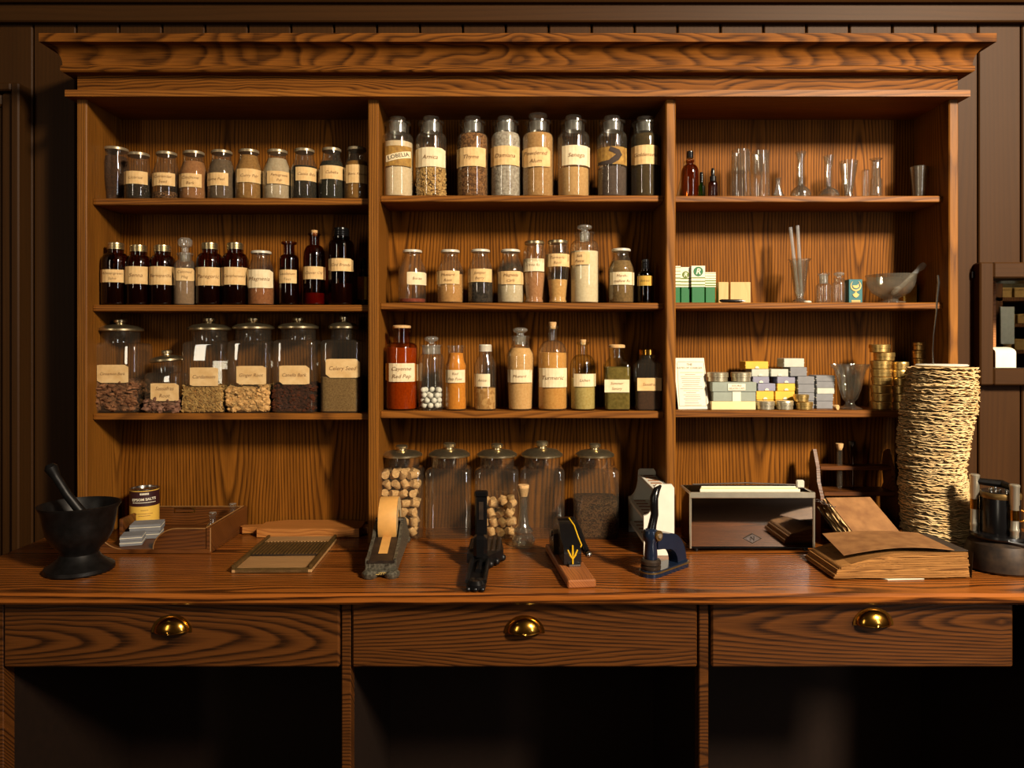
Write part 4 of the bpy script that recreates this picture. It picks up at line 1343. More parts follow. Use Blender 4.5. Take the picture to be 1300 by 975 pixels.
# ---- third bay, lower shelf
ZC = SZT[2][2]
pc = thing('printed_notice', 'printed cream notice card leaning against the backboard', 'card', (X(880, 2.16), 2.155, ZC + .0005))
tl_ = math.radians(-14)
pc.rotation_euler = (tl_, 0, 0)
k = 2.18 / F
MB().add([(-19 * k, 0, 0), (20.5 * k, 0, .001), (17 * k, 0, 66 * k), (-22 * k, 0, 66 * k), (-19 * k, .0012, 0), (20.5 * k, .0012, .001), (17 * k, .0012, 66 * k), (-22 * k, .0012, 66 * k)], [(0, 1, 2, 3), (7, 6, 5, 4), (0, 4, 5, 1), (1, 5, 6, 2), (2, 6, 7, 3), (3, 7, 4, 0)]).build('sheet', M['white_card'], pc, smooth=0)
pt = MB()
write(pt, ['THE'], -2 * k, 57.5 * k, 7 * k, 5 * k, lambda x, z: (x, -.0006, z), 0, offset=.01)
write(pt, ['RATES OF CHARGES'], -2 * k, 53 * k, 32 * k, 4.5 * k, lambda x, z: (x, -.0006, z), 0)
rnd = random.Random(2)
for i in range(17):
    ww = rnd.uniform(12, 30) * k
    pt.box(-1 * k + rnd.uniform(-1, 1) * k, -.0004, (47 - i * 2.6) * k, ww, .0004, .0011)
for sx in (-17.5, 16.5):
    pt.box(sx * k, -.0004, 32 * k, .0008, .0004, 56 * k)
pt.box(-.5 * k, -.0004, 61 * k, 34 * k, .0004, .0008)
pt.box(-.5 * k, -.0004, 4 * k, 34 * k, .0004, .0008)
pt.build('lettering', plain('grey_print', (140, 124, 100), .8), pc, smooth=0)

knobm = M['white_card']


def slide(label, x0_, x1_, y0_, y1_, z, mat, df=2.15, dep=.06, knob=True, group='small card drawers stacked on the lower shelf', name='card_box', rz=0):
    root, wd, hg = card_box(name, label, x0_, x1_, y0_, y1_, dep, M[mat], z=z, df=df, group=group, rz=rz, b=.0012)
    # sleeve seam
    MB().box(0, -.0004, hg * .5, wd + .0008, dep - .004, .0012).build('seam', knobm if mat in ('grey',) else M[mat], root)
    if knob:
        MB().prism([(.006 * math.cos(PI * i / 8), .002 + .006 * math.sin(PI * i / 8)) for i in range(9)], -dep / 2 - .0012, -dep / 2 + .0005).build('thumb_notch', knobm, root)
    return z + hg + .0004


def stack(items, z, **kw):
    for it in items:
        z = slide(*it[:5], z, *it[5:], **kw)
    return z


# wide boxes with two tins on top
z = ZC
r1, w1, h1 = card_box('wide_card_box', 'cream wide card box at the bottom of the sage boxes', 903, 960, 510.5, 521, .07, M['cream'], z=z, df=2.14, group='wide card boxes')
z += h1 + .0004
r2, w2, h2 = card_box('wide_card_box', 'sage wide card box with a pale paper strap, middle of three', 905, 960, 498.5, 510.5, .07, M['sage'], z=z, df=2.142, group='wide card boxes')
MB().box(.006, -.035, h2 / 2, .024, .0012, h2).build('paper_strap', M['white_card'], r2)
z += h2 + .0004
r3, w3, h3 = card_box('wide_card_box', 'sage wide card box with printed label, topmost of three', 904, 961, 486.5, 498.5, .07, M['sage'], z=z, df=2.14, group='wide card boxes')
lb_ = MB().box(.006, -.0353, h3 / 2, .05, .001, h3 * .7).build('paper_label', M['white_card'], r3)
tm = MB()
write(tm, ['SOLUBLE', 'GELATIN CAPS'], .006, h3 / 2, .045, h3 * .6, lambda x, zz: (x, -.0362, zz), 0)
tm.build('lettering', M['ink'], lb_, smooth=0)
z3 = z + h3 + .0004


def tin_geo(r, h, parent, mat):
    MB().lathe([(r * .86, 0), (r * .93, .0015), (r * .93, h * .55), (r * .9, h * .56)], 28).build('tin_body', M[mat], parent)
    MB().lathe([(r, h * .50), (r, h * .64), (r * .985, h * .66), (r * .985, h * .70), (r, h * .72), (r, h * .93), (r * .95, h), (r * .5, h * .985)], 28).build('lid', M[mat], parent)


def tin(label, cx, hwp, hpx, z, d, mat='silver_tin', group=None):
    k = d / F
    o = thing('round_tin', label, 'tin', (X(cx, d), d, z + .0002), R.uniform(0, 6), group)
    tin_geo(hwp * k, hpx * k, o, mat)
    return z + hpx * k + .0004


tin('silver round tin on the sage boxes, beside the notice card', 911, 13.3, 12, z3, 2.17)
tin('silver round tin on the sage boxes, beside the yellow card box', 940.5, 12.6, 12, z3, 2.17)
# stack B
DBx = 2.178
zB = stack([('yellow card box on the shelf behind the flat silver tin next to the cream box', 961, 983, 510, 521, 'yellow'),
            ('yellow card box with white notch, second up beside the wide sage boxes', 960, 983, 499, 510, 'yellow'),
            ('lavender card box between the yellow boxes and an upper lavender box', 962, 985, 489.5, 499, 'lavender'),
            ('upper lavender card box below the sage box', 955.5, 977, 481, 489.5, 'lavender', ),
            ('pale sage card box directly under the topmost yellow box', 954, 976.5, 471.5, 481, 'pale_grey'),
            ('topmost yellow card box crowning its stack', 946, 976, 462, 471.5, 'yellow')], ZC, df=DBx)
zCc = stack([('yellow card box on the shelf behind the second flat silver tin', 984.5, 1009, 510, 521, 'yellow'),
             ('yellow card box second up, behind the second flat silver tin', 984, 1009.5, 499, 510, 'yellow'),
             ('third yellow card box up, under a lavender box', 986.5, 1010, 489.5, 499, 'yellow'),
             ('lavender card box beneath the two-toned grey box', 986.5, 1010, 481, 489.5, 'lavender'),
             ('two-toned pale card box bridging beside the topmost grey boxes', 978.5, 1001.5, 471.5, 481, 'pale_grey')], ZC, df=DBx)
k = DBx / F
DD = 2.172
# stack D: grey boxes
zD = stack([('grey card box at the foot of the stack behind the two piled tins', 1013, 1034, 511, 521, 'grey'),
            ('grey card box second up behind the two piled tins', 1013, 1034.5, 501, 511, 'grey'),
            ('grey card box third up behind the two piled tins', 1013, 1034.5, 490.5, 501, 'grey'),
            ('grey card box fourth up, below the overhanging dark grey one', 1012.5, 1034.5, 480.5, 490.5, 'grey'),
            ('overhanging darker grey card box below the topmost pale one', 1003, 1025, 469, 480.5, 'grey'),
            ('topmost pale grey card box on the tall grey stack', 995, 1021.5, 458, 469, 'pale_grey')], ZC, df=DD, knob=False)
stack([('grey card box at the foot of the stack beside the sundae glass', 1036.5, 1058, 511.5, 521, 'grey'),
       ('grey card box second up beside the sundae glass', 1036, 1058.5, 502.5, 511.5, 'grey'),
       ('grey card box third up beside the sundae glass', 1037, 1060, 495, 502.5, 'pale_grey'),
       ('grey card box fourth up beside the sundae glass', 1036.5, 1060, 487, 495, 'grey'),
       ('topmost grey card box of the stack beside the sundae glass', 1036, 1060.5, 479.5, 487, 'grey')], ZC, df=DD, knob=False)
tin('flat silver tin on shelf beside the cream wide box', 971.5, 11.7, 11, ZC, 2.149, group='flat tins before the card boxes')
tin('flat silver tin on shelf between one tin and the piled pair', 996, 11, 11.5, ZC, 2.149, group='flat tins before the card boxes')
zt_ = tin('flat gold tin at the bottom of the piled pair', 1021, 10.8, 10, ZC, 2.148, 'gold_tin', group='flat tins before the card boxes')
tin('flat gold tin on top of the piled pair', 1017, 9.6, 9, zt_, 2.148, 'gold_tin', group='flat tins before the card boxes')
# sundae glass
sg = thing('sundae_glass', 'fluted sundae glass with ruffled rim standing near the gold tins', 'glass', (X(1079, 2.165), 2.165, ZC + .0003))
s = 2.165 / F
pf = [(15, 0, 2, 1, .1), (15.5, 1.5, 2, 1, .1), (8, 4, 2, 1, .2), (5.5, 7, 2, 1, .3), (5.5, 9.5, 2, 1, .6), (9, 13, 2, 1, 1), (13, 25, 2, 1, 1), (16, 40, 2, 1, 1), (18, 49, 2, 1, 1.2), (22, 54, 2, 1, 1.6), (23, 57, 2, 1, 1.7), (22, 57, 2, 1, 1.7), (17, 50, 2, 1, 1.2), (14.5, 40, 2, 1, 1), (11, 25, 2, 1, 1), (6, 14, 2, 1, .6), (.5, 12, 2, 1, 0)]
MB().lathe([(a * s, b * s) + tuple(c) for a, b, *c in pf], 64, flute=(8, .06)).build('glass_body', M['clear'], sg, smooth=60)
o = cork_geo(.0075, .012).build('cork_stub', M['cork'])
o.location = (X(1061.5, 2.135), 2.135, ZC + .0078)
o.rotation_euler = (PI / 2, 0, .5)
tag(o, 'stubby cork lying at the foot of the sundae glass', 'cork')
# stacks of gold tins
def tin_stack(n, offs, cx, hwp, hp, d, where):
    z = ZC
    for i in range(n):
        nm = 'lowest' if i == 0 else ('topmost' if i == n - 1 else ords[i] + ' up')
        z = tin('gold round tin, %s in the %s' % (nm, where), cx + offs[i % len(offs)], hwp, hp, z, d, 'gold_tin', 'stacked gold tins')
tin_stack(8, [0, 1, 0, 1, .5, 0, 4, -2], 1118.5, 12.6, 10.1, 2.165, 'tall stack next to the sundae glass')
tin_stack(6, [0, .5, -.5, .5, -.3, .3], 1143, 9.6, 9.9, 2.155, 'middle stack beside the filter papers')
tin_stack(8, [0, .5, -.5, .3], 1167, 8, 10.2, 2.225, 'stack behind the filter papers')

# ================================================================== on the worktop
# -- iron mortar
o = thing('iron_mortar', 'large black iron mortar on pedestal foot at the worktop end', 'mortar', (-1.062, 1.838, CT + .0003))
pr = [(.086, 0), (.089, .004), (.088, .012), (.070, .022), (.056, .032), (.048, .044), (.052, .054), (.070, .070), (.083, .092), (.090, .12), (.096, .150), (.104, .160), (.105, .164), (.100, .165), (.090, .15), (.084, .12), (.070, .08), (.04, .066), (.004, .064)]
pr = [(a_ * .88, b_) for a_, b_ in pr]
MB().lathe(pr, 48).build('bowl', M['iron'], o)
p = thing('iron_pestle', 'dark iron pestle with knobbed end leaning in the black mortar', 'pestle', (-1.062, 1.838, CT + .0003))
MB().tube([(.045, .01, .088), (.030, .0, .11), (.006, -.010, .15), (-.020, -.018, .19), (-.044, -.022, .232), (-.050, -.023, .244), (-.056, -.024, .256), (-.060, -.0245, .264)], [.020, .015, .0115, .0105, .0105, .013, .0155, .009], 16).build('shaft', M['iron'], p)

# -- wooden tray, tin and grey boxes in it
TX0, TX1, TY0, TY1 = -1.098, -.800, 1.985, 2.262
tr = thing('wooden_tray', 'dark stained open wooden tray holding tin and little bottles', 'tray', ((TX0 + TX1) / 2, (TY0 + TY1) / 2, CT + .0003))
tw, td = TX1 - TX0, TY1 - TY0
MB().box(0, 0, .006, tw, td, .012, .002).build('base', M['tray_wood'], tr)
MB().box(tw / 2 - .006, 0, .040, .012, td, .058, .002).build('side_board', M['tray_wood'], tr)
bb = MB().box(-.006, td / 2 - .005, .040, tw - .014, .010, .058, .002).build('rear_board', M['tray_wood'], tr)
lh = MB()
for sz in (-1, 1):
    lh.box(-.035, td / 2 - .0115, .058 + sz * .006, .062, .003, .002)
for sx in (-1, 1):
    lh.box(-.035 + sx * .030, td / 2 - .0115, .058, .002, .003, .012)
lh.build('label_holder', M['brass'], bb)
fp = [(-.005, .012), (tw / 2 - .013, .012), (tw / 2 - .013, .067), (.062, .067)]
for i in range(9):
    t = i / 8 * PI / 2
    fp.append((.062 - .066 * math.sin(t), .012 + .055 * math.cos(t)))
fb = MB().prism(fp[:-1], -td / 2 + .001, -td / 2 + .010).build('front_board', M['tray_wood'], tr)
MB().tube([(x, -td / 2 + .0012, z) for x, z in fp[2:]], .0016, 6).build('edge_trim', M['edge_wood'], fb)
fq = [(-tw / 2, .012), (-tw / 2 + .060, .012)] + [(-tw / 2 + .060 - .060 * math.sin(i / 8 * PI / 2) ** 1.2, .012 + .055 * (1 - math.cos(i / 8 * PI / 2))) for i in range(1, 9)]
fb = MB().prism(fq, -td / 2 + .001, -td / 2 + .010).build('front_board', M['tray_wood'], tr)
MB().tube([(x, -td / 2 + .0012, z) for x, z in fq[1:]], .0014, 6).build('edge_trim', M['edge_wood'], fb)
MB().tube([(tw / 2 - .011, -td / 2 + .002, .069), (tw / 2 - .011, td / 2 - .002, .069)], .0016, 6).build('edge_trim', M['edge_wood'], tr)
MB().tube([(-tw / 2, td / 2 - .010, .069), (tw / 2 - .012, td / 2 - .010, .069)], .0014, 6).build('edge_trim', M['edge_wood'], tr)
MB().tube([(tw / 2 - .0005, -td / 2 + .001, .006), (tw / 2 - .0005, -td / 2 + .001, .069)], .0016, 6).build('edge_trim', M['edge_wood'], tr)
MB().box(-tw / 2 + .005, .05, .040, .010, td - .11, .056, .002).build('side_board', M['tray_wood'], tr)
TZ = CT + .0125
# tin
k = 2.205 / F
tn = thing('salts_tin', 'round yellow and maroon tin lettered EPSOM SALTS', 'tin', (X(183.5, 2.205), 2.205, TZ))
rt_, ht_ = 17.2 * k, 53 * k
MB().lathe([(rt_, 0), (rt_, ht_ * .99)], 40, cap1=False).build('tin_body', M['tin_yellow'], tn)
MB().lathe([(rt_ * 1.0, ht_ * .22), (rt_ * 1.006, ht_ * .22), (rt_ * 1.006, ht_ * .055), (rt_, ht_ * .055)], 40, cap0=False, cap1=False).build('printed_band', plain('speckled_print', (220, 190, 120), .5, scale=260, rgb2=(60, 24, 24), detail=0), tn)
bn = MB().lathe([(rt_ * 1.0, ht_ * .60), (rt_ * 1.006, ht_ * .60), (rt_ * 1.006, ht_ * .95), (rt_, ht_ * .95)], 40, cap0=False, cap1=False).build('maroon_band', M['maroon'], tn)
MB().lathe([(rt_ * 1.02, -.0002), (rt_ * 1.03, .0015), (rt_ * 1.02, .004), (rt_, .004)], 40).build('rim', M['brass'], tn)
MB().lathe([(rt_, ht_ - .004), (rt_ * 1.03, ht_ - .003), (rt_ * 1.03, ht_), (rt_ * .92, ht_), (rt_ * .9, ht_ - .004), (rt_ * .3, ht_ - .003)], 40, cap0=False).build('lid', M['steel'], tn)
phi = math.atan2(tn.location.x, tn.location.y)
tm = MB()
fn = surf(1.012, 0, phi, rt_, 0)
write(tm, ['EPSOM SALTS'], -.001, ht_ * .765, rt_ * 1.52, ht_ * .3, fn, 0, offset=.03, rot=.04)
for zz_, ww in ((.68, 1.5),):
    n_ = 14
    for i in range(n_):
        xa = -rt_ * ww / 2 + rt_ * ww * i / n_
        tm.add([fn(xa, ht_ * zz_), fn(xa + rt_ * ww / n_ * .7, ht_ * zz_), fn(xa + rt_ * ww / n_ * .7, ht_ * (zz_ + .02)), fn(xa, ht_ * (zz_ + .02))], [(0, 1, 2, 3)])
for i in range(6):
    xa = -rt_ * .3 + rt_ * .1 * i
    tm.add([fn(xa, ht_ * .87), fn(xa + rt_ * .08, ht_ * .87), fn(xa + rt_ * .08, ht_ * .915), fn(xa, ht_ * .915)], [(0, 1, 2, 3)])
tm.build('lettering', M['white_card'], bn, smooth=0)
tm = MB()
for zz_, ww in ((.50, .5), (.42, 1.1), (.37, .8)):
    for i in range(10):
        xa = -rt_ * ww / 2 + rt_ * ww * i / 10
        tm.add([fn(xa, ht_ * zz_), fn(xa + rt_ * ww / 10 * .75, ht_ * zz_), fn(xa + rt_ * ww / 10 * .75, ht_ * (zz_ + .014)), fn(xa, ht_ * (zz_ + .014))], [(0, 1, 2, 3)])
tm.build('print_lines', M['ink'], tn, smooth=0)


def grey_box(label, x, y, z, sx, sy, sz, rz):
    o = thing('slide_box', label, 'box', (x, y, z), rz, 'grey slide boxes in the tray')
    MB().box(0, 0, sz * .3, sx, sy, sz * .6, .001).build('box_body', M['grey'], o)
    MB().box(0, 0, sz * .62, sx + .0005, sy + .0005, .0016).build('seam', M['white_card'], o)
    MB().box(0, 0, sz * .82, sx, sy, sz * .36, .001).build('lid', M['grey'], o)
    return z + sz + .0004


zz1 = grey_box('lower grey slide box against the yellow salts tin', -1.035, 2.118, TZ, .080, .062, .020, .25)
grey_box('upper grey slide box against the yellow salts tin', -1.032, 2.118, zz1, .080, .062, .020, .25)
zz1 = grey_box('lower grey slide box nearest the black mortar', -1.036, 2.045, TZ, .055, .06, .013, .3)
grey_box('upper grey slide box nearest the black mortar', -1.036, 2.045, zz1, .055, .06, .013, .3)
for (px, d, yb_, lb) in ((270, 2.10, 672, 'little clear bottle in the wooden tray, nearer its front'), (295.5, 2.2, 666, 'little clear bottle at the rear corner of the wooden tray')):
    bottle(0, 0, 'small_bottle', lb, 'bottle', px, [(5, 643), (5.2, 645), (3.6, 647), (3.8, 652), (7, 658), (7.4, 661), (7.2, 674)], 674, 'thick', None, stopper(4.5, 640.5, 643.5, 3), None, d=d, z=TZ, group='little bottles in the tray')

# -- wooden paddle board
pb = thing('rolling_board', 'flat wooden pill roller with two handles against the backboard', 'roller', (-.5875, 2.205, CT + .0003))
MB().prism([(-.147, -.052), (.147, -.052), (.150, -.02), (.147, .045), (.09, .058), (-.09, .058), (-.147, .03)], .001, .026, 'Z').build('block', M['pale_wood'], pb)
for sx in (-1, 1):
    MB().prism([(sx * .147, -.022), (sx * .175, -.016), (sx * .20, -.02), (sx * .212, -.006), (sx * .205, .012), (sx * .175, .016), (sx * .147, .022)], .004, .022, 'Z').build('handle', M['pale_wood'], pb)

# -- pill machine
pm = thing('pill_board', 'grooved pill cutting board with brass edged frame lying on worktop', 'board', (-.588, 1.965, CT + .0003), math.radians(1.5))
W2, L2 = .097, .148
beige = wood('beige_wood', lin((186, 142, 92)), lin((130, 92, 54)), 'X', ring=.006, rough=.55, contrast=.6)
MB().box(0, 0, .004, 2 * W2, 2 * L2, .008, .0015).build('base', beige, pm)
for sx in (-1, 1):
    MB().box(sx * (W2 - .004), 0, .013, .008, 2 * L2, .012, .0015).build('rail', M['old_brass'], pm)
MB().box(0, -L2 + .002, .006, 2 * W2 - .016, .004, .012, .001).build('front_lip', M['old_brass'], pm)
MB().box(0, L2 - .03, .0115, 2 * W2 - .018, .055, .007, .001).build('stop_board', beige, pm)
gp = MB().box(0, .03, .0105, 2 * W2 - .018, .12, .005, .001).build('grooved_plate', M['iron_brown'], pm)
gr = MB()
n_ = 19
for i in range(n_):
    x = (-.5 + (i + .5) / n_) * (2 * W2 - .022)
    gr.tube([(x, -.028, .0135), (x, .088, .0135)], .0028, 6)
gr.build('ridge', M['old_brass'], gp, kind='stuff')

# -- tape dispenser
td_ = thing('tape_dispenser', 'heavy mottled grey iron dispenser with a large roll of tan tape', 'dispenser', (-.312, 1.775, CT + .0003), math.radians(2.5))
side = [(.01, .010), (.338, .010), (.333, .03), (.29, .05), (.245, .085), (.20, .10), (.15, .088), (.115, .066), (.03, .044), (.01, .044)]
for sx in (-1, 1):
    MB().prism(side, sx * .033 - .004, sx * .033 + .004, 'X').build('side_plate', M['grey_iron'], td_)
MB().prism([(.008, .010), (.338, .010), (.31, .03), (.15, .030), (.12, .055), (.03, .040), (.008, .040)], -.029, .029, 'X').build('body', M['grey_iron'], td_)
MB().prism([(.006, .040), (.03, .042), (.125, .066), (.125, .061), (.03, .036), (.006, .034)], -.032, .032, 'X').build('platform', M['iron_brown'], td_)
for sx in (-1, 1):
    MB().lathe([(.016, 0), (.019, .005), (.019, .012), (.013, .018), (.002, .02)], 16, sx * .026, .008, 0).build('foot', M['grey_iron'], td_)
    MB().lathe([(.014, 0), (.017, .005), (.016, .012), (.010, .017), (.002, .019)], 16, sx * .024, .332, 0).build('foot', M['grey_iron'], td_)
MB().box(0, .004, .012, .05, .012, .012, .004).build('front_bar', M['grey_iron'], td_)
sc = MB()
for i in range(9):
    x = -.020 + .005 * i
    arcstrip(sc, x, .012, .0032, .5 + i, 4.5 + i, .0014, -.0027, 8)
sc.build('gilt_scroll', M['gold_print'], td_)
rl = MB()
rings_ = []
for (r, x) in ((.026, -.021), (.060, -.0235), (.0605, -.022), (.0605, .022), (.060, .0235), (.026, .021)):
    rings_.append([(x, .185 + r * math.cos(2 * PI * j / 48), .096 + r * math.sin(2 * PI * j / 48)) for j in range(48)])
rl.rings(rings_, True, True, True)
rt2 = rl.build('tape_roll', M['tape'], td_)
for sx in (-1, 1):
    MB().rings([[(sx * .0239, .185 + r * math.cos(2 * PI * j / 48), .096 + r * math.sin(2 * PI * j / 48)) for j in range(48)] for r in (.026, .0595)], True, False, False).build('roll_edge', M['tape_side'], rt2)
MB().rings([[(x, .185 + .008 * math.cos(2 * PI * j / 16), .096 + .008 * math.sin(2 * PI * j / 16)) for j in range(16)] for x in (-.036, .036)]).build('axle', M['steel'], td_)
MB().prism([(.045, .0465), (.125, .067), (.14, .062), (.14, .0625), (.125, .0678), (.045, .0474)], -.011, .011, 'X').build('tape_strip', M['tape'], td_)

# -- cork press
cp = thing('cork_press', 'black cast iron cork press with tall upright lever', 'press', (-.082, 1.675, CT + .0003), math.radians(-1))
tro = [(-.021, .0), (-.014, -.004), (.014, -.004), (.021, .0), (.023, .02), (.021, .27), (-.021, .27), (-.023, .02)]
MB().prism([(x, y + .006) for x, y in tro], .004, .014, 'Z').build('base', M['iron'], cp)
for sx in (-1, 1):
    MB().tube([(sx * .0195, .012, .02), (sx * .0205, .06, .022), (sx * .0195, .26, .024)], [.005, .005, .006], 8).build('rim_rail', M['iron'], cp)
MB().tube([(0, .10, .016), (0, .20, .016)], .008, 8).build('ridge', M['black'], cp)
MB().lathe([(.017, 0), (.022, .004), (.022, .014), (.016, .022), (.004, .025)], 20, 0, .018, .001).build('nose', M['black'], cp)
for i in range(3):
    MB().sphere((-.016 + .016 * i, .0, .006), .006, 10, 6).build('stud', M['black'], cp)
wg = MB()
wg.prism([(-.034, .19), (.020, .17), (.050, .215), (.056, .235), (.048, .33), (-.034, .34)], .010, .034, 'Z')
wing = wg.build('ribbed_jaw', M['iron'], cp)
for i in range(6):
    x = -.024 + .0135 * i
    MB().tube([(x, .215, .035), (x, .33, .037)], .0048, 6).build('rib', M['iron_brown'], wing)
for x, y in ((.026, .175), (.040, .20), (.054, .235)):
    MB().sphere((x, y, .012), .009, 10, 6).build('foot', M['iron'], cp)
lv = MB()
lv.box(0, .225, .105, .030, .02, .135, .004)
lv.box(0, .20, .05, .034, .05, .06, .008)
lv.box(0, .2245, .176, .034, .024, .016, .004)
lever = lv.build('lever', M['black'], cp)
MB().box(0, .2143, .135, .012, .002, .045, .0008).build('inset_plate', M['iron_brown'], lever)

# -- glass bud vase with cork
o, s = open_glass('glass_vase', 'slender clear glass vase on ringed foot, plugged with a cork', 664.5, [(7.6, 621), (7.4, 624), (5.3, 634), (5.2, 652), (7, 668), (11, 673), (12.6, 676), (11.5, 679), (12.4, 682), (14.6, 686), (15, 692), (13, 695)], 695, d=2.065, z=CT)
MB().lathe([(5.0 * s, 63 * s), (6.6 * s, 70 * s), (7.3 * s, 76.5 * s), (6.9 * s, 77.5 * s)], 18).build('cork_stopper', M['cork'], o)

# -- stapler on its block
bl = thing('wood_block', 'oblong wooden block lying on the worktop under the stapler', 'block', (.141, 1.86, CT + .0003), math.radians(6.5))
MB().box(0, 0, .0095, .066, .32, .019, .003).build('block', M['block_wood'], bl)
st = thing('stapler', 'upright black stapler with yellow flourishes and short steel lever', 'stapler', (.138, 1.885, CT + .0196), math.radians(6.5))
MB().box(.004, -.06, .003, .030, .05, .006, .0015).build('foot_plate', M['steel'], st)
MB().prism([(-.075, .004), (.08, .004), (.085, .03), (.07, .075), (.045, .092), (.015, .094), (-.012, .085), (-.035, .058), (-.068, .045), (-.078, .03)], -.021, .021, 'X').build('body', M['black'], st)
MB().prism([(.02, .055), (.085, .05), (.09, .02), (.08, .002), (.02, .002)], -.030, -.018, 'X').build('side_flange', M['black'], st)
MB().rings([[(-.033 + .006 * i, .05 + .009 * math.cos(2 * PI * j / 14), .05 + .009 * math.sin(2 * PI * j / 14)) for j in range(14)] for i in range(2)]).build('pivot_bolt', M['steel'], st)
arm = MB().tube([(.018, .03, .088), (.028, -.0, .062), (.034, -.03, .038), (.040, -.05, .025)], [.010, .011, .010, .009], 10).build('lever', M['black'], st)
MB().sphere((.043, -.058, .021), .0085, 12, 8).build('lever_tip', M['steel'], arm)
MB().tube([(.008, .012, .0955), (.016, -.016, .083), (.022, -.033, .060), (.028, -.047, .042), (.022, -.055, .037)], .0018, 6).build('yellow_line', M['yellow_enamel'], st)
fl = MB()
for a, l in ((0, .034), (.6, .028), (-.6, .028)):
    c, sn = math.sin(a), math.cos(a)
    fl.tube([(0, -.0775, .016), (.4 * l * c * 1.0, -.0768, .016 + .45 * l * sn), (l * c * .75, -.0755, .016 + l * sn)], [.0012, .0026, .0018], 6)
fl.tube([(0, -.0785, .004), (0, -.0775, .018)], .002, 6)
fl.build('yellow_flourish', M['yellow_enamel'], st)

# -- white stepped rack
rk = thing('white_rack', 'white painted stepped vial rack with two curved end panels', 'rack', (.387, 2.10, CT + .0003))
prof = [(-.040, 0), (.040, 0), (.040, .178), (.032, .187), (-.006, .187), (-.012, .180)]
curve = [(-.012, .180)]
for i in range(1, 9):
    t = i / 8 * PI / 2
    curve.append((-.012 - .028 * math.sin(t) * 1.0, .104 + .07 * (1 - math.sin(t)) * 1.0 + .0))
prof = [(-.040, 0), (.040, 0), (.040, .178), (.034, .187), (-.006, .187), (-.011, .182), (-.012, .165)]
for i in range(1, 8):
    t = i / 7 * PI / 2
    prof.append((-.012 - .028 * (1 - math.cos(t)), .165 - .061 * math.sin(t)))
for y in (-.126, .126):
    MB().prism(prof, y - .005, y + .005).build('end_panel', M['white_paint'], rk)
for (xa, xb, z) in ((-.010, .038, .166), (-.038, .016, .092), (-.038, .016, .03)):
    bd = MB().box((xa + xb) / 2, 0, z, xb - xa, .242, .008, .001).build('shelf', M['white_paint'], rk)
    for i in range(6):
        MB().box((xa + xb) / 2, -.10 + .04 * i, z + .0045, (xb - xa) * .62, .012, .0012, .0004).build('slot', M['block_wood'], bd)
MB().box(.036, 0, .10, .006, .242, .14, .001).build('rear_board', M['white_paint'], rk)

# -- seal embosser
eb = thing('seal_embosser', 'navy blue iron seal embosser with curved black lever', 'embosser', (.334, 1.80, CT + .0003), math.radians(42))
bp_ = []
for i in range(9):
    t = PI / 2 + PI * i / 8
    bp_.append((-.002 + .026 * math.cos(t), .026 * math.sin(t)))
for i in range(9):
    t = -PI / 2 + PI * i / 8
    bp_.append((.118 + .022 * math.cos(t), .022 * math.sin(t)))
MB().prism(bp_, 0, .010, 'Z').build('base', M['navy'], eb)
MB().prism([(x * 1.012, y * 1.06) for x, y in bp_], .0095, .0125, 'Z').build('gilt_band', M['old_brass'], eb)
MB().prism([(x * .985 + .001, y * .9) for x, y in bp_], .012, .015, 'Z').build('top_plate', M['navy'], eb)
MB().lathe([(.022, .014), (.024, .018), (.024, .024), (.020, .026), (.024, .028), (.024, .036), (.020, .040)], 24).build('die', M['iron_brown'], eb)
MB().lathe([(.015, .040), (.016, .05), (.014, .078), (.0185, .086), (.0195, .098), (.017, .108), (.009, .113)], 20).build('plunger', M['navy'], eb)
arch = []
outer, inner = [], []
for i in range(11):
    t = PI * .5 * i / 10
    outer.append((.052 + .074 * math.sin(t), .014 + .08 * math.cos(t)))
pts = [(.010, .096), (.03, .099)] + outer + [(.092, .014)]
for i in range(11):
    t = PI * .5 * (1 - i / 10)
    pts.append((.050 + .040 * math.sin(t), .016 + .040 * math.cos(t)))
pts += [(.03, .060), (.010, .062)]
MB().prism(pts, -.014, .014).build('arch_frame', M['navy'], eb)
pv = MB().rings([[((.004 + .0125 * math.cos(2 * PI * j / 18)), -.018 - .005 * i, .098 + .0125 * math.sin(2 * PI * j / 18)) for j in range(18)] for i in range(2)]).build('pivot_bolt', M['old_brass'], eb)
MB().rings([[((.004 + .0065 * math.cos(2 * PI * j / 12)), -.0225 - .003 * i, .098 + .0055 * math.sin(2 * PI * j / 12)) for j in range(12)] for i in range(2)]).build('screw_head', M['pale_steel'], pv)
MB().tube([(.0, 0, .10), (.006, 0, .12), (.012, -.002, .145), (.010, -.002, .165), (.010, -.002, .185), (.020, -.002, .203), (.036, -.002, .211)], [.012, .010, .0095, .010, .010, .0085, .003], 12).build('lever', M['black'], eb)

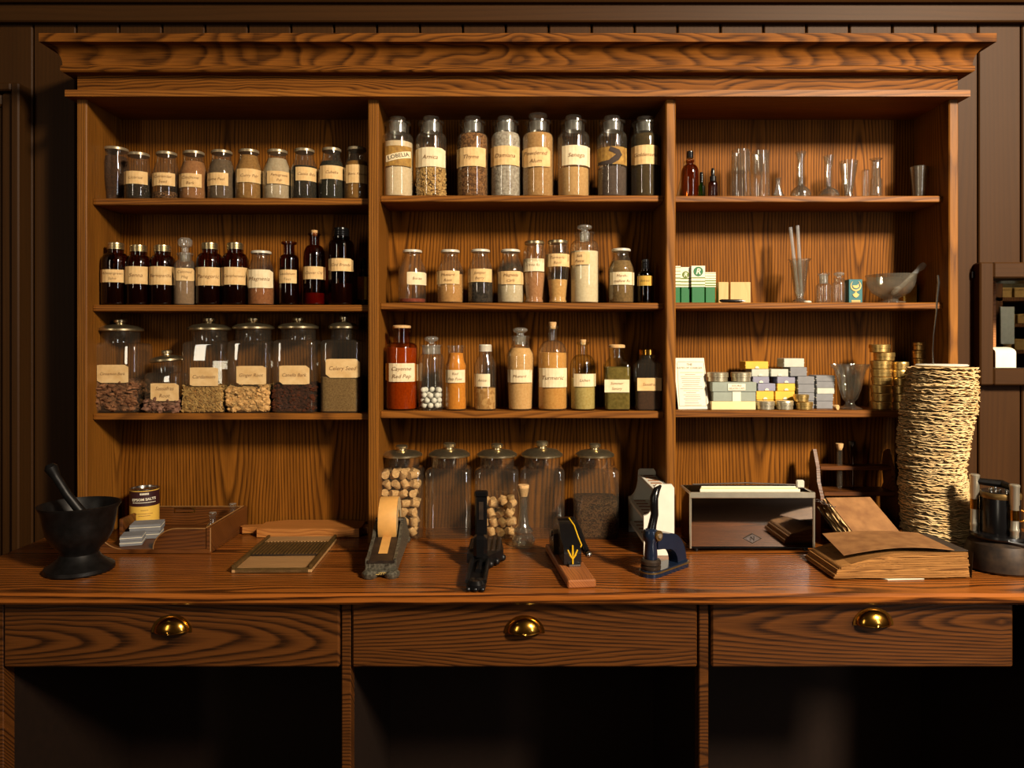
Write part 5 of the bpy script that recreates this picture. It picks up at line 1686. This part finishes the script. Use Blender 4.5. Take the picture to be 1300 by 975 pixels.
# -- chrome paper box
cb = thing('chrome_box', 'mirror bright chrome paper box with cream papers inside open top', 'box', ((X(877, 2.0) + X(1034, 2.0)) / 2, 2.005, CT + .0003))
cw = X(1034, 2.0) - X(877, 2.0)
ch, cdp = .150, .105
zb_ = .010
MB().box(0, .002, zb_ + ch / 2, cw, .004, ch, .0012).build('front_plate', M['chrome'], cb)
MB().box(0, cdp, zb_ + ch / 2, cw, .004, ch, .0012).build('rear_plate', M['chrome'], cb)
for sx in (-1, 1):
    MB().box(sx * (cw / 2 - .002), cdp / 2, zb_ + ch / 2, .004, cdp, ch, .0012).build('end_plate', M['chrome'], cb)
    MB().tube([(sx * cw / 2, -.001, zb_), (sx * cw / 2, -.001, zb_ + ch)], .003, 10).build('corner_bead', M['pale_steel'], cb)
    for y in (.012, cdp - .012):
        MB().lathe([(.006, 0), (.0075, .004), (.006, .010)], 14, sx * (cw / 2 - .018), y, 0).build('foot', M['black'], cb)
MB().box(0, cdp / 2, zb_ + .002, cw, cdp, .004).build('bottom_plate', M['iron'], cb)
MB().box(0, -.001, zb_ + ch - .008, cw + .006, .010, .016, .002).build('top_rail', M['pale_steel'], cb)
for sx in (-1, 1):
    MB().box(sx * (cw / 2), cdp / 2, zb_ + ch - .003, .008, cdp, .006, .002).build('top_rail', M['pale_steel'], cb)
MB().tube([(-cw / 2 + .02, cdp * .55, zb_ + ch + .010), (0, cdp * .55, zb_ + ch + .014), (cw / 2 - .03, cdp * .5, zb_ + ch + .010)], .0022, 8).build('wire_guard', M['iron_brown'], cb)
MB().box(cw / 2 - .012, cdp * .62, zb_ + ch + .010, .022, .012, .022, .003).build('catch', M['pale_cap'], cb)
dm = MB().prism([(-.026, zb_ + .026), (0, zb_ + .012), (.026, zb_ + .026), (0, zb_ + .040)], -.0012, .0002).build('diamond_emblem', M['iron_brown'], cb)
dm2 = MB().prism([(-.022, zb_ + .026), (0, zb_ + .0145), (.022, zb_ + .026), (0, zb_ + .0375)], -.0018, -.0004).build('emblem_face', M['steel'], dm)
tm = MB()
write(tm, ['N'], 0, zb_ + .026, .014, .016, lambda x, z: (x, -.0022, z), 0, offset=.02)
tm.build('lettering', M['ink_dark'], dm, smooth=0)
pw = cw * .82
for i in range(3):
    o = MB().box(0, 0, .0605, pw - .006 * i, .0035, .148 + .003 * i, .001).build('paper_sheaf', M['white_card'] if i != 1 else M['cream'])
    o.location = (cb.location.x + .002 * i, cb.location.y + .018 + .013 * i, CT + .0305)
    tag(o, 'cream paper sheaf standing in the chrome box, %s from its front' % ords[i], 'paper', 'paper sheaves in the chrome box')
chn = MB()
px0 = cw / 2 + .004
for i in range(6):
    t = i / 5
    p = Vector((px0 + .004 + .045 * t, .0, zb_ + ch - .022 - .018 * t))
    a = [(p.x + .006 * math.cos(q), p.y + (.003 * math.sin(q) if i % 2 else 0), p.z + (0 if i % 2 else .003 * math.sin(q))) for q in [2 * PI * j / 8 for j in range(9)]]
    chn.tube(a, .0009, 5, False)
chn.build('chain', M['steel'], cb)

# -- test tube rack
tk = thing('tube_rack', 'dark wooden two-tier tube rack in the shadow behind the chrome box', 'rack', (X(1083, 2.18), 2.18, CT + .0003))
kw_ = X(1130, 2.18) - X(1036, 2.18)
for sx in (-1, 1):
    pf = [(-.045, 0), (.045, 0), (.05, .12), (.03, .15), (.04, .20), (.03, .24), (.01, .25), (.0, .23), (-.015, .20), (-.02, .16), (-.045, .12)]
    MB().prism(pf, sx * kw_ / 2 - .005, sx * kw_ / 2 + .005, 'X').build('side_board', M['tray_wood'], tk)
for z, y0_, y1_ in ((.198, -.018, .03), (.128, -.042, .045), (.05, -.042, .045)):
    MB().box(0, (y0_ + y1_) / 2, z, kw_ - .01, y1_ - y0_, .012, .002).build('shelf', M['tray_wood'], tk)
for px, yt, yb_, mat, lb in ((1066, 563, 634, 'clear', 'corked test tube standing in the dark wooden rack'), (1081.5, 560, 634, 'dark_amber', 'dark amber test tube in the wooden rack beside the corked one')):
    d = 2.176
    k = d / F
    o = thing('test_tube', lb, 'tube', (X(px, d), d, Z(634, d) + .002))
    o.location.z = tk.location.z + .1345
    hh = Z(yt, d) - o.location.z
    MB().lathe([(.003, 0), (.0065, .005), (.0075, .012), (.0075, hh * .96), (.0085, hh * .97)], 16, cap1=False).build('glass_body', M[mat], o)
    MB().lathe([(.006, hh * .86), (.0095, hh * .93), (.0105, hh)], 14).build('cork_stopper', M['cork'] if mat == 'clear' else M['black'], o)

# -- stack of crinkled filter papers on a spike
fs = thing('filter_paper_stack', 'tall leaning stack of crinkled tan filter papers threaded on a spike', 'papers', (1.140, 2.017, CT + .0003))
rnd = random.Random(12)
HS = .492
NS = 170
NA = 80
mb = MB()
def stack_off(t):
    return (.010 * math.sin(2.2 * PI * t + 1.2) + .006 * t, .004 * math.sin(5 * t))
def stack_r(t):
    return .0865 * (1 + .045 * math.sin(9 * t + 1) + .05 * (1 - abs(2 * t - 1)) * 0 + (-.05 if t < .12 else 0) * (1 - t / .12 if t < .12 else 0))
for i in range(NS):
    t = (i + .5) / NS
    z0 = .003 + HS * i / NS
    ox, oy = stack_off(t)
    r0 = stack_r(t) * rnd.uniform(.955, 1.04)
    ph = [rnd.random() * 6.28 for _ in range(6)]
    am = [rnd.uniform(.2, 1) for _ in range(6)]
    fr = [3, 5, 8, 13, 19, 27]
    tx, ty = rnd.uniform(-.03, .03), rnd.uniform(-.02, .02)
    th = HS / NS
    def wob(a, k):
        return sum(am[q] * math.sin(fr[q] * a + ph[q] + k) for q in range(6)) / 3.0
    R0, R1, R2, R3 = [], [], [], []
    for j in range(NA):
        a = 2 * PI * j / NA
        c, sn = math.cos(a), math.sin(a)
        rr = r0 * (1 + .020 * wob(a, 0) + rnd.uniform(-.018, .014))
        zz_ = z0 + (tx * c + ty * sn) * .15 + .0042 * wob(a, 2.1)
        zi = z0 + .35 * (zz_ - z0)
        R0.append((ox + c * r0 * .80, oy + sn * r0 * .80, zi))
        R1.append((ox + c * rr, oy + sn * rr, zz_ + rnd.uniform(-.0012, .0012)))
        R2.append((ox + c * rr * .997, oy + sn * rr * .997, zz_ + th * .42))
        R3.append((ox + c * r0 * .80, oy + sn * r0 * .80, zi + th * .75))
    mb.rings([R0, R1, R2, R3], True, i == 0, i == NS - 1)
mb.build('paper_sheets', M['filter'], fs, kind='stuff', smooth=40)
MB().lathe([(.052 * (1 + .01 * math.sin(3 * i)), -0 + .0 + HS * (i + .5) / 30) for i in range(30)], 24, stack_off(.5)[0], 0, .002).build('paper_core', M['filter'], fs)
ox, oy = stack_off(1)
MB().lathe([(.062, HS + .0055), (.064, HS + .008), (.060, HS + .0105), (.01, HS + .010)], 32, ox, oy, 0).build('top_plate', M['white_paint'], fs)
MB().tube([(ox - .022, oy, HS + .008), (ox - .024, oy, HS + .05), (ox - .022, oy, HS + .09), (ox - .014, oy, HS + .15), (ox - .012, oy, HS + .19), (ox - .008, oy, HS + .23), (ox - .010, oy, HS + .25)], [.002, .002, .002, .0022, .003, .0036, .0025], 8).build('spike', M['steel'], fs)

# -- check press / numbering machine on the worktop end
nm = thing('dial_press', 'black cast press with chrome posts on a domed base at the worktop end', 'press', (1.212, 1.858, CT + .0003))
MB().lathe([(.074, 0), (.080, .006), (.080, .02), (.077, .045), (.070, .066), (.05, .080), (.046, .084)], 40, ky=1.0).build('domed_base', M['iron_brown'], nm)
MB().lathe([(.064, .078), (.066, .082), (.064, .088), (.05, .09)], 36).build('collar', M['black'], nm)
MB().lathe([(.044, .084), (.044, .186), (.041, .192)], 36).build('drum', M['black'], nm)
MB().lathe([(.0445, .176), (.0455, .18), (.0455, .186), (.043, .190)], 36).build('drum_rim', M['old_brass'], nm)
posts = ((.002, -.050, .215), (-.050, .022, .228))
for x, y, h in posts:
    p_ = MB().lathe([(.0095, .082), (.0095, .10), (.0108, .104), (.0108, .108), (.0095, .112), (.0095, h - .05), (.0108, h - .047), (.0108, h - .006), (.0118, h - .004), (.0118, h), (.0095, h + .002)], 18, x, y, 0).build('post', M['pale_steel'], nm)
    MB().lathe([(.0101, h - .085), (.0102, h - .06)], 18, x, y, 0, cap0=False, cap1=False).build('brass_sleeve', M['brass'], p_)
MB().tube([(posts[0][0], posts[0][1], .206), (0, -.008, .210), (posts[1][0], posts[1][1], .213)], [.008, .010, .008], 8).build('cross_bar', M['iron'], nm)
for q in range(5):
    a = 2 * PI * q / 5 + .3
    MB().lathe([(.004, .190), (.005, .194), (.003, .199)], 10, .02 * math.cos(a), .02 * math.sin(a), 0).build('rivet', M['steel'], nm)
MB().tube([(.014, -.050, .128), (.026, -.056, .132), (.026, -.056, .15), (.016, -.052, .155)], .003, 8).build('thumb_lever', M['brass'], nm)
MB().tube([(-.02, -.058, .082), (.02, -.066, .072), (.045, -.066, .055), (.056, -.068, .03), (.048, -.072, .014)], [.005, .006, .006, .006, .005], 8).build('cord_arm', M['black'], nm)

# -- old ledger in front, with its top leaves lifted
lg = thing('old_ledger', 'thick old ledger lying flat with browned pages and ragged fore-edge', 'book', (.93, 1.852, CT + .0003), math.radians(2))
LW, LD = .150, .085
rnd = random.Random(21)
npg = 11
for i in range(npg):
    t = i / (npg - 1)
    z = .004 + .0052 * i
    ring_b, ring_t = [], []
    nx = 10
    top_pts, bot_pts = [], []
    for j in range(nx + 1):
        u = j / nx
        x = -LW + 2 * LW * u + (-.012 * (1 - u) * (1 - t) * 2.0) + rnd.uniform(-.002, .002) * (1 if j in (0, nx) else 0)
        sag = -.55 * t * z * max(0, (.45 - u) / .45) ** 1.5
        zz_ = z + sag
        yf = -LD + rnd.uniform(-.0022, .0022) + .004 * t
        bot_pts.append((x, yf, zz_ - .0001))
        top_pts.append((x, yf, zz_ + .0044))
    bk_pts = [(p[0] + .004, LD, p[2]) for p in bot_pts]
    bt_pts = [(p[0] + .004, LD, p[2]) for p in top_pts]
    mb = MB()
    mb.rings([bot_pts, top_pts, bt_pts, bk_pts, bot_pts], False, False, False)
    for e_ in (0, -1):
        mb.add([bot_pts[e_], top_pts[e_], bt_pts[e_], bk_pts[e_]], [(0, 1, 2, 3)])
    mb.build('page_signature', M['pages'], lg, smooth=0)
tpz = .004 + .0052 * npg
def sheet(parent, name, mat, pts, th=.0012):
    """pts: grid rows of 3D points"""
    mb = MB()
    n1, n2 = len(pts), len(pts[0])
    for k_ in (0, 1):
        base_ = len(mb.v)
        mb.v += [(p[0], p[1], p[2] + th * k_) for row in pts for p in row]
        for i in range(n1 - 1):
            for j in range(n2 - 1):
                q = base_ + i * n2 + j
                mb.f.append((q, q + 1, q + n2 + 1, q + n2))
    N_ = n1 * n2
    edge = [i for i in range(n2)] + [i * n2 + n2 - 1 for i in range(1, n1)] + [(n1 - 1) * n2 + j for j in range(n2 - 2, -1, -1)] + [i * n2 for i in range(n1 - 2, 0, -1)]
    for a, b in zip(edge, edge[1:] + edge[:1]):
        mb.f.append((a, b, b + N_, a + N_))
    return mb.build(name, mat, parent, smooth=40)
# lifted top leaf
grid = []
for i in range(5):
    v = i / 4
    row = []
    for j in range(9):
        u = j / 8
        x = -LW * .92 + u * LW * 1.68 + .01 * v
        y = -LD * (1 - .35 * (1 - u) * (1 - u)) * (1 - v) * 1.0 + LD * .95 * v - .0 + (-.0)
        z = tpz + .002 + .010 * math.sin(PI * u) * (1 - .4 * v) - .030 * (1 - u) ** 2 * (1 - v) * .6 + .004
        row.append((x, y, z))
    grid.append(row)
sheet(lg, 'lifted_leaf', M['brown_paper'], grid)
sheet(lg, 'cover_corner', M['dark_cover'], [[(LW * (.52 + .5 * u), -LD * .9 + (1.85 * LD) * v, tpz + .0016 + .002 * (1 - u)) for u in (0, .5, 1)] for v in (0, .5, 1)], .002)
sheet(lg, 'end_cover', M['dark_cover'], [[(LW + .006 + .004 * u, -LD + 2 * LD * v, .001 + (tpz - .002) * u) for u in (0, .5, 1)] for v in (0, 1)], .002)
MB().prism([(-.05, -LD - .006), (.04, -LD - .002), (.02, -LD + .01), (-.06, -LD + .01)], .0005, .002, 'Z').build('loose_slip', M['white_card'], lg)
sheet(lg, 'lower_leaf', M['brown_paper'], [[(-LW * 1.06 + .05 * u, -LD * .98 + .12 * v + .0, .022 - .018 * (1 - v) * (1 - u) + .012 * u) for u in (0, .5, 1)] for v in (0, .5, 1)])
# -- second book, leaning open behind it
b2 = thing('leaning_book', 'worn brown book propped aslant behind the ledger, ragged page edges showing', 'book', (.985, 2.04, CT + .0003), math.radians(4))
def slab(name, mat, z_off0, z_off1, grow=0.0, skew=0.0, rag=0.0):
    # slanted slab: front low edge to rear high edge
    rnd_ = random.Random(int(z_off0 * 1e5))
    fy, fz, by, bz = -.055, .046, .052, .128
    pts0, pts1 = [], []
    mb = MB()
    w_ = .062 + grow
    def P(u, v, off):
        ln = math.hypot(by - fy, bz - fz)
        nx_, nz_ = -(bz - fz) / ln, (by - fy) / ln
        rg = rnd_.uniform(-rag, rag)
        return (-.018 + u * w_ - .030 * v + skew + (rg if u < 0 else 0), fy + (by - fy) * v + nx_ * off, fz + (bz - fz) * v + nz_ * off)
    N = 8
    lo = [P(-1, i / N, z_off0) for i in range(N + 1)] + [P(1, i / N, z_off0) for i in range(N, -1, -1)]
    hi = [P(-1, i / N, z_off1) for i in range(N + 1)] + [P(1, i / N, z_off1) for i in range(N, -1, -1)]
    mb.rings([lo, hi], True, True, True)
    return mb.build(name, mat, b2, smooth=0)
slab('cover', M['brown_paper'], -.001, .0015, .002, .004)
for i in range(7):
    slab('page_signature', M['brown_paper2'] if i % 2 else M['paper'], -.0052 * (i + 1), -.0052 * i - .0013, -.003, -.004 - .0015 * i, .0035)
slab('rear_cover', M['dark_cover'], -.0415, -.0376, .0, -.012)
MB().sphere((-.075, -.02, .010), .010, 10, 6).build('clasp_knob', M['cork'], b2)
